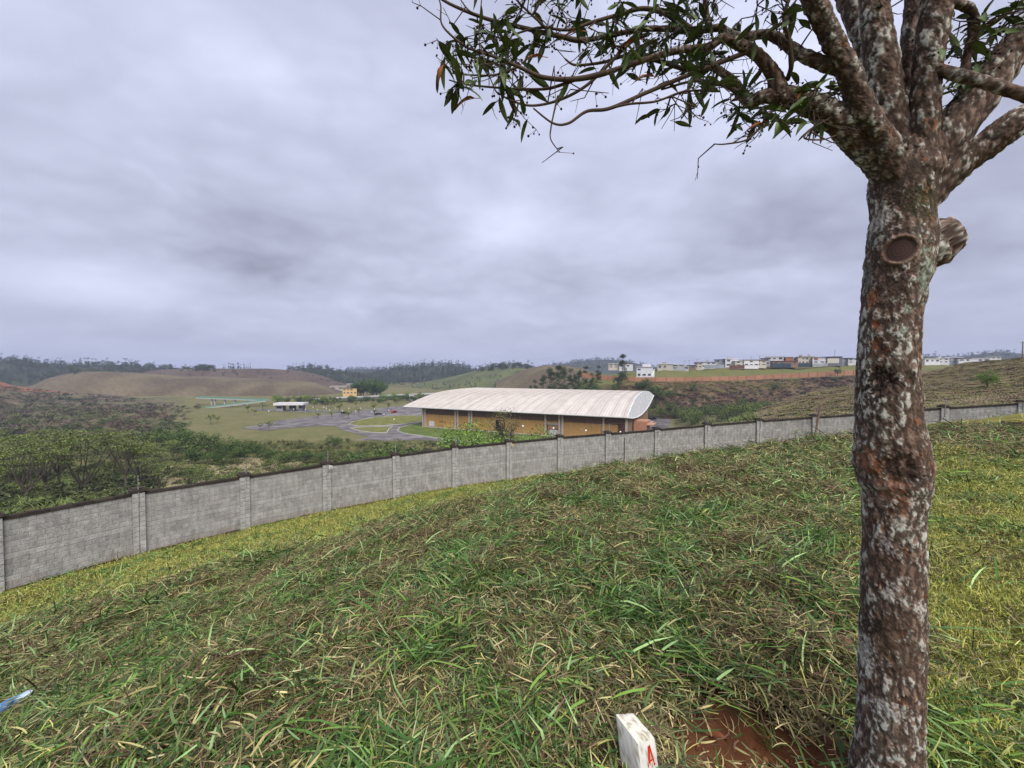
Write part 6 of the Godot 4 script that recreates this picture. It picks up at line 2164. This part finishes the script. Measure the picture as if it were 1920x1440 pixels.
func build_small_things() -> void:
	# white survey stake with its red mark
	var foot := spot(1205, 1490)
	var t := thing("survey_stake", "squat white painted concrete stake with a red letter on its side", "stake", foot, 0.62)
	t.scale = Vector3.ONE * 1.02
	t.rotation.z = 0.10
	t.rotation.x = -0.06
	var s := Shape.new()
	var w := 0.052
	var hgt := 0.265
	var ring := []
	for k in 9:
		var u := k / 8.0
		var row := []
		for q in 4:
			var sx := [-1, 1, 1, -1][q] as float
			var sz := [1, 1, -1, -1][q] as float
			var low: float = [0.018, 0.055, 0.02, -0.03][q]
			row.append(Vector3(sx * (w - u * 0.004), -0.12 + (hgt + 0.12 - low) * u, sz * (w - u * 0.004)))
		ring.append(row)
	var chip := FastNoiseLite.new()
	chip.seed = 9
	chip.frequency = 1.0
	var grid := 14
	for side in 4:
		var c0 := s.v.size()
		for a in 19:
			for b in grid:
				var u := a / 18.0
				var v := b / (grid - 1.0)
				var k := mini(int(u * 8), 7)
				var f := u * 8 - k
				var p0: Vector3 = ring[k][side].lerp(ring[k + 1][side], f)
				var p1: Vector3 = ring[k][(side + 1) % 4].lerp(ring[k + 1][(side + 1) % 4], f)
				var p := p0.lerp(p1, v)
				var nn: Vector3 = (p1 - p0).cross(Vector3.UP).normalized() * -1.0
				var round_ := 0.006 * maxf(1.0 - smooth(0.0, 0.14, minf(v, 1.0 - v)), smooth(0.9, 1.0, u))
				var g := chip.get_noise_3d(p.x * 60, p.y * 60, p.z * 60)
				s.v.append(p - p * Vector3(1, 0, 1) * (round_ * 14.0) + nn * g * 0.0025)
				s.c.append(lin(0.60, 0.60, 0.57).lerp(lin(0.34, 0.31, 0.25), smooth(0.22, 0.45, g + chip.get_noise_3d(p.x * 20, p.y * 20, p.z * 20) * 0.7)))
		s.sheet(19, grid, false)
	var top0 := s.v.size()
	for a in grid:
		for b in grid:
			var u := a / (grid - 1.0)
			var v := b / (grid - 1.0)
			var p: Vector3 = ring[8][0].lerp(ring[8][1], v).lerp(ring[8][3].lerp(ring[8][2], v), u)
			var edge := 1.0 - smooth(0.0, 0.14, minf(minf(u, 1 - u), minf(v, 1 - v)))
			var g := chip.get_noise_3d(p.x * 60, p.y * 60, p.z * 60)
			s.v.append(p * (Vector3.ONE - Vector3(1, 0, 1) * edge * 0.085) + Vector3(0, 0.012 * (1.0 - edge) + g * 0.004, 0))
			s.c.append(lin(0.55, 0.54, 0.49).lerp(lin(0.30, 0.27, 0.20), smooth(0.1, 0.4, g + chip.get_noise_3d(p.x * 25, p.y * 25, p.z * 25) * 0.8)))
	s.sheet(grid, grid, false)
	part(t, "post", s.mesh(mats.plain))
	var letter := Shape.new()
	var red := lin(0.50, 0.035, 0.018)
	var face_x := w + 0.0015
	for poly in [[Vector2(0.010, 0.138), Vector2(0.003, 0.070), Vector2(-0.012, 0.068), Vector2(-0.002, 0.140)], [Vector2(0.010, 0.142), Vector2(0.030, 0.060), Vector2(0.024, 0.058), Vector2(0.004, 0.132)], [Vector2(0.003, 0.088), Vector2(0.023, 0.083), Vector2(0.024, 0.078), Vector2(0.002, 0.082)], [Vector2(0.022, 0.061), Vector2(0.034, 0.060), Vector2(0.034, 0.056), Vector2(0.022, 0.057)]]:
		var p := []
		for q: Vector2 in poly:
			p.append(Vector3(q.x, q.y + 0.075, face_x - 0.004) * Vector3(0.85, 1, 1))
		letter.quad(p[0], p[1], p[2], p[3], red)
	part(t, "red_letter", letter.mesh(mats.plain))
	# crumbs of red soil in the bare scrape
	var clod := Shape.new()
	for a in 7:
		for b in 9:
			var th := PI * a / 6.0
			var ph := TAU * b / 9.0
			var d := Vector3(sin(th) * cos(ph), -cos(th) * 0.75, -sin(th) * sin(ph))
			clod.v.append(d * (1.0 + chip.get_noise_3dv(d * 2.3) * 0.5))
			clod.c.append(Color.WHITE)
	clod.sheet(7, 9, true)
	var at_ := []
	var tint := []
	for k in 420:
		var q := Vector2(rng.randfn(), rng.randfn()) * 0.5
		var x := spot_hole.x + q.x * 0.5
		var z := spot_hole.z + q.y * 0.32
		var r := 0.003 + 0.011 * pow(rng.randf(), 4.0)
		at_.append(Transform3D(Basis(Vector3(rng.randfn(), rng.randfn(), rng.randfn()).normalized(), rng.randf() * TAU).scaled(Vector3.ONE * r), Vector3(x, ground(x, z) + r * 0.4, z)))
		tint.append(vary(pick([lin(0.17, 0.075, 0.036), lin(0.12, 0.052, 0.027), lin(0.21, 0.105, 0.055), lin(0.09, 0.05, 0.032)]), 0.2))
	var soil := stuff("soil_crumbs", "crumbs of red soil in the bare scrape by the stake", "soil")
	many(soil, "crumbs", clod.mesh(mats.soil), at_, tint)
	# crumpled blue wrapper
	var b0 := wrapper_spot
	t = thing("blue_wrapper", "crumpled blue and white plastic wrapper on the grass", "wrapper", b0, 0.0)
	s = Shape.new()
	var dir := (at(50, 1304, 3.0) - at(0, 1330, 3.0)).normalized()
	var sd := dir.cross(Vector3.UP).normalized()
	for a in 14:
		for b in 12:
			var u := a / 13.0
			var wd := TAU * b / 12.0
			var r := 0.045 * (1.0 - 0.55 * pow(absf(u - 0.45) * 2.0, 3.0)) * (1.0 + 0.12 * sin(wd * 3.0 + u * 9.0))
			s.v.append(dir * ((u - 0.5) * 0.34) + sd * cos(wd) * r + Vector3(0, sin(wd) * r * 0.9, 0))
			s.c.append(lin(0.12, 0.30, 0.62) if u < 0.72 and not (u > 0.2 and u < 0.3) else lin(0.50, 0.62, 0.72))
	s.sheet(14, 12, true)
	part(t, "film", s.mesh(mats.metal))


# ---------------------------------------------------------------- everything, large things first
func _ready() -> void:
	rng.seed = 4242
	build_light()
	plan_land()
	build_materials()
	print("sky ", Time.get_ticks_msec())
	build_ground()
	print("ground ", Time.get_ticks_msec())
	build_hills()
	build_paving()
	build_hall()
	build_wall()
	print("wall ", Time.get_ticks_msec())
	build_valley_things()
	build_houses()
	build_plants()
	print("plants ", Time.get_ticks_msec())
	trunk_foot = trunk_at(1480)[0]
	wrapper_spot = spot(22, 1319, 0.13)
	stake_spot = spot(1205, 1490)
	build_tree()
	build_grass()
	build_small_things()
	print("done ", Time.get_ticks_msec())
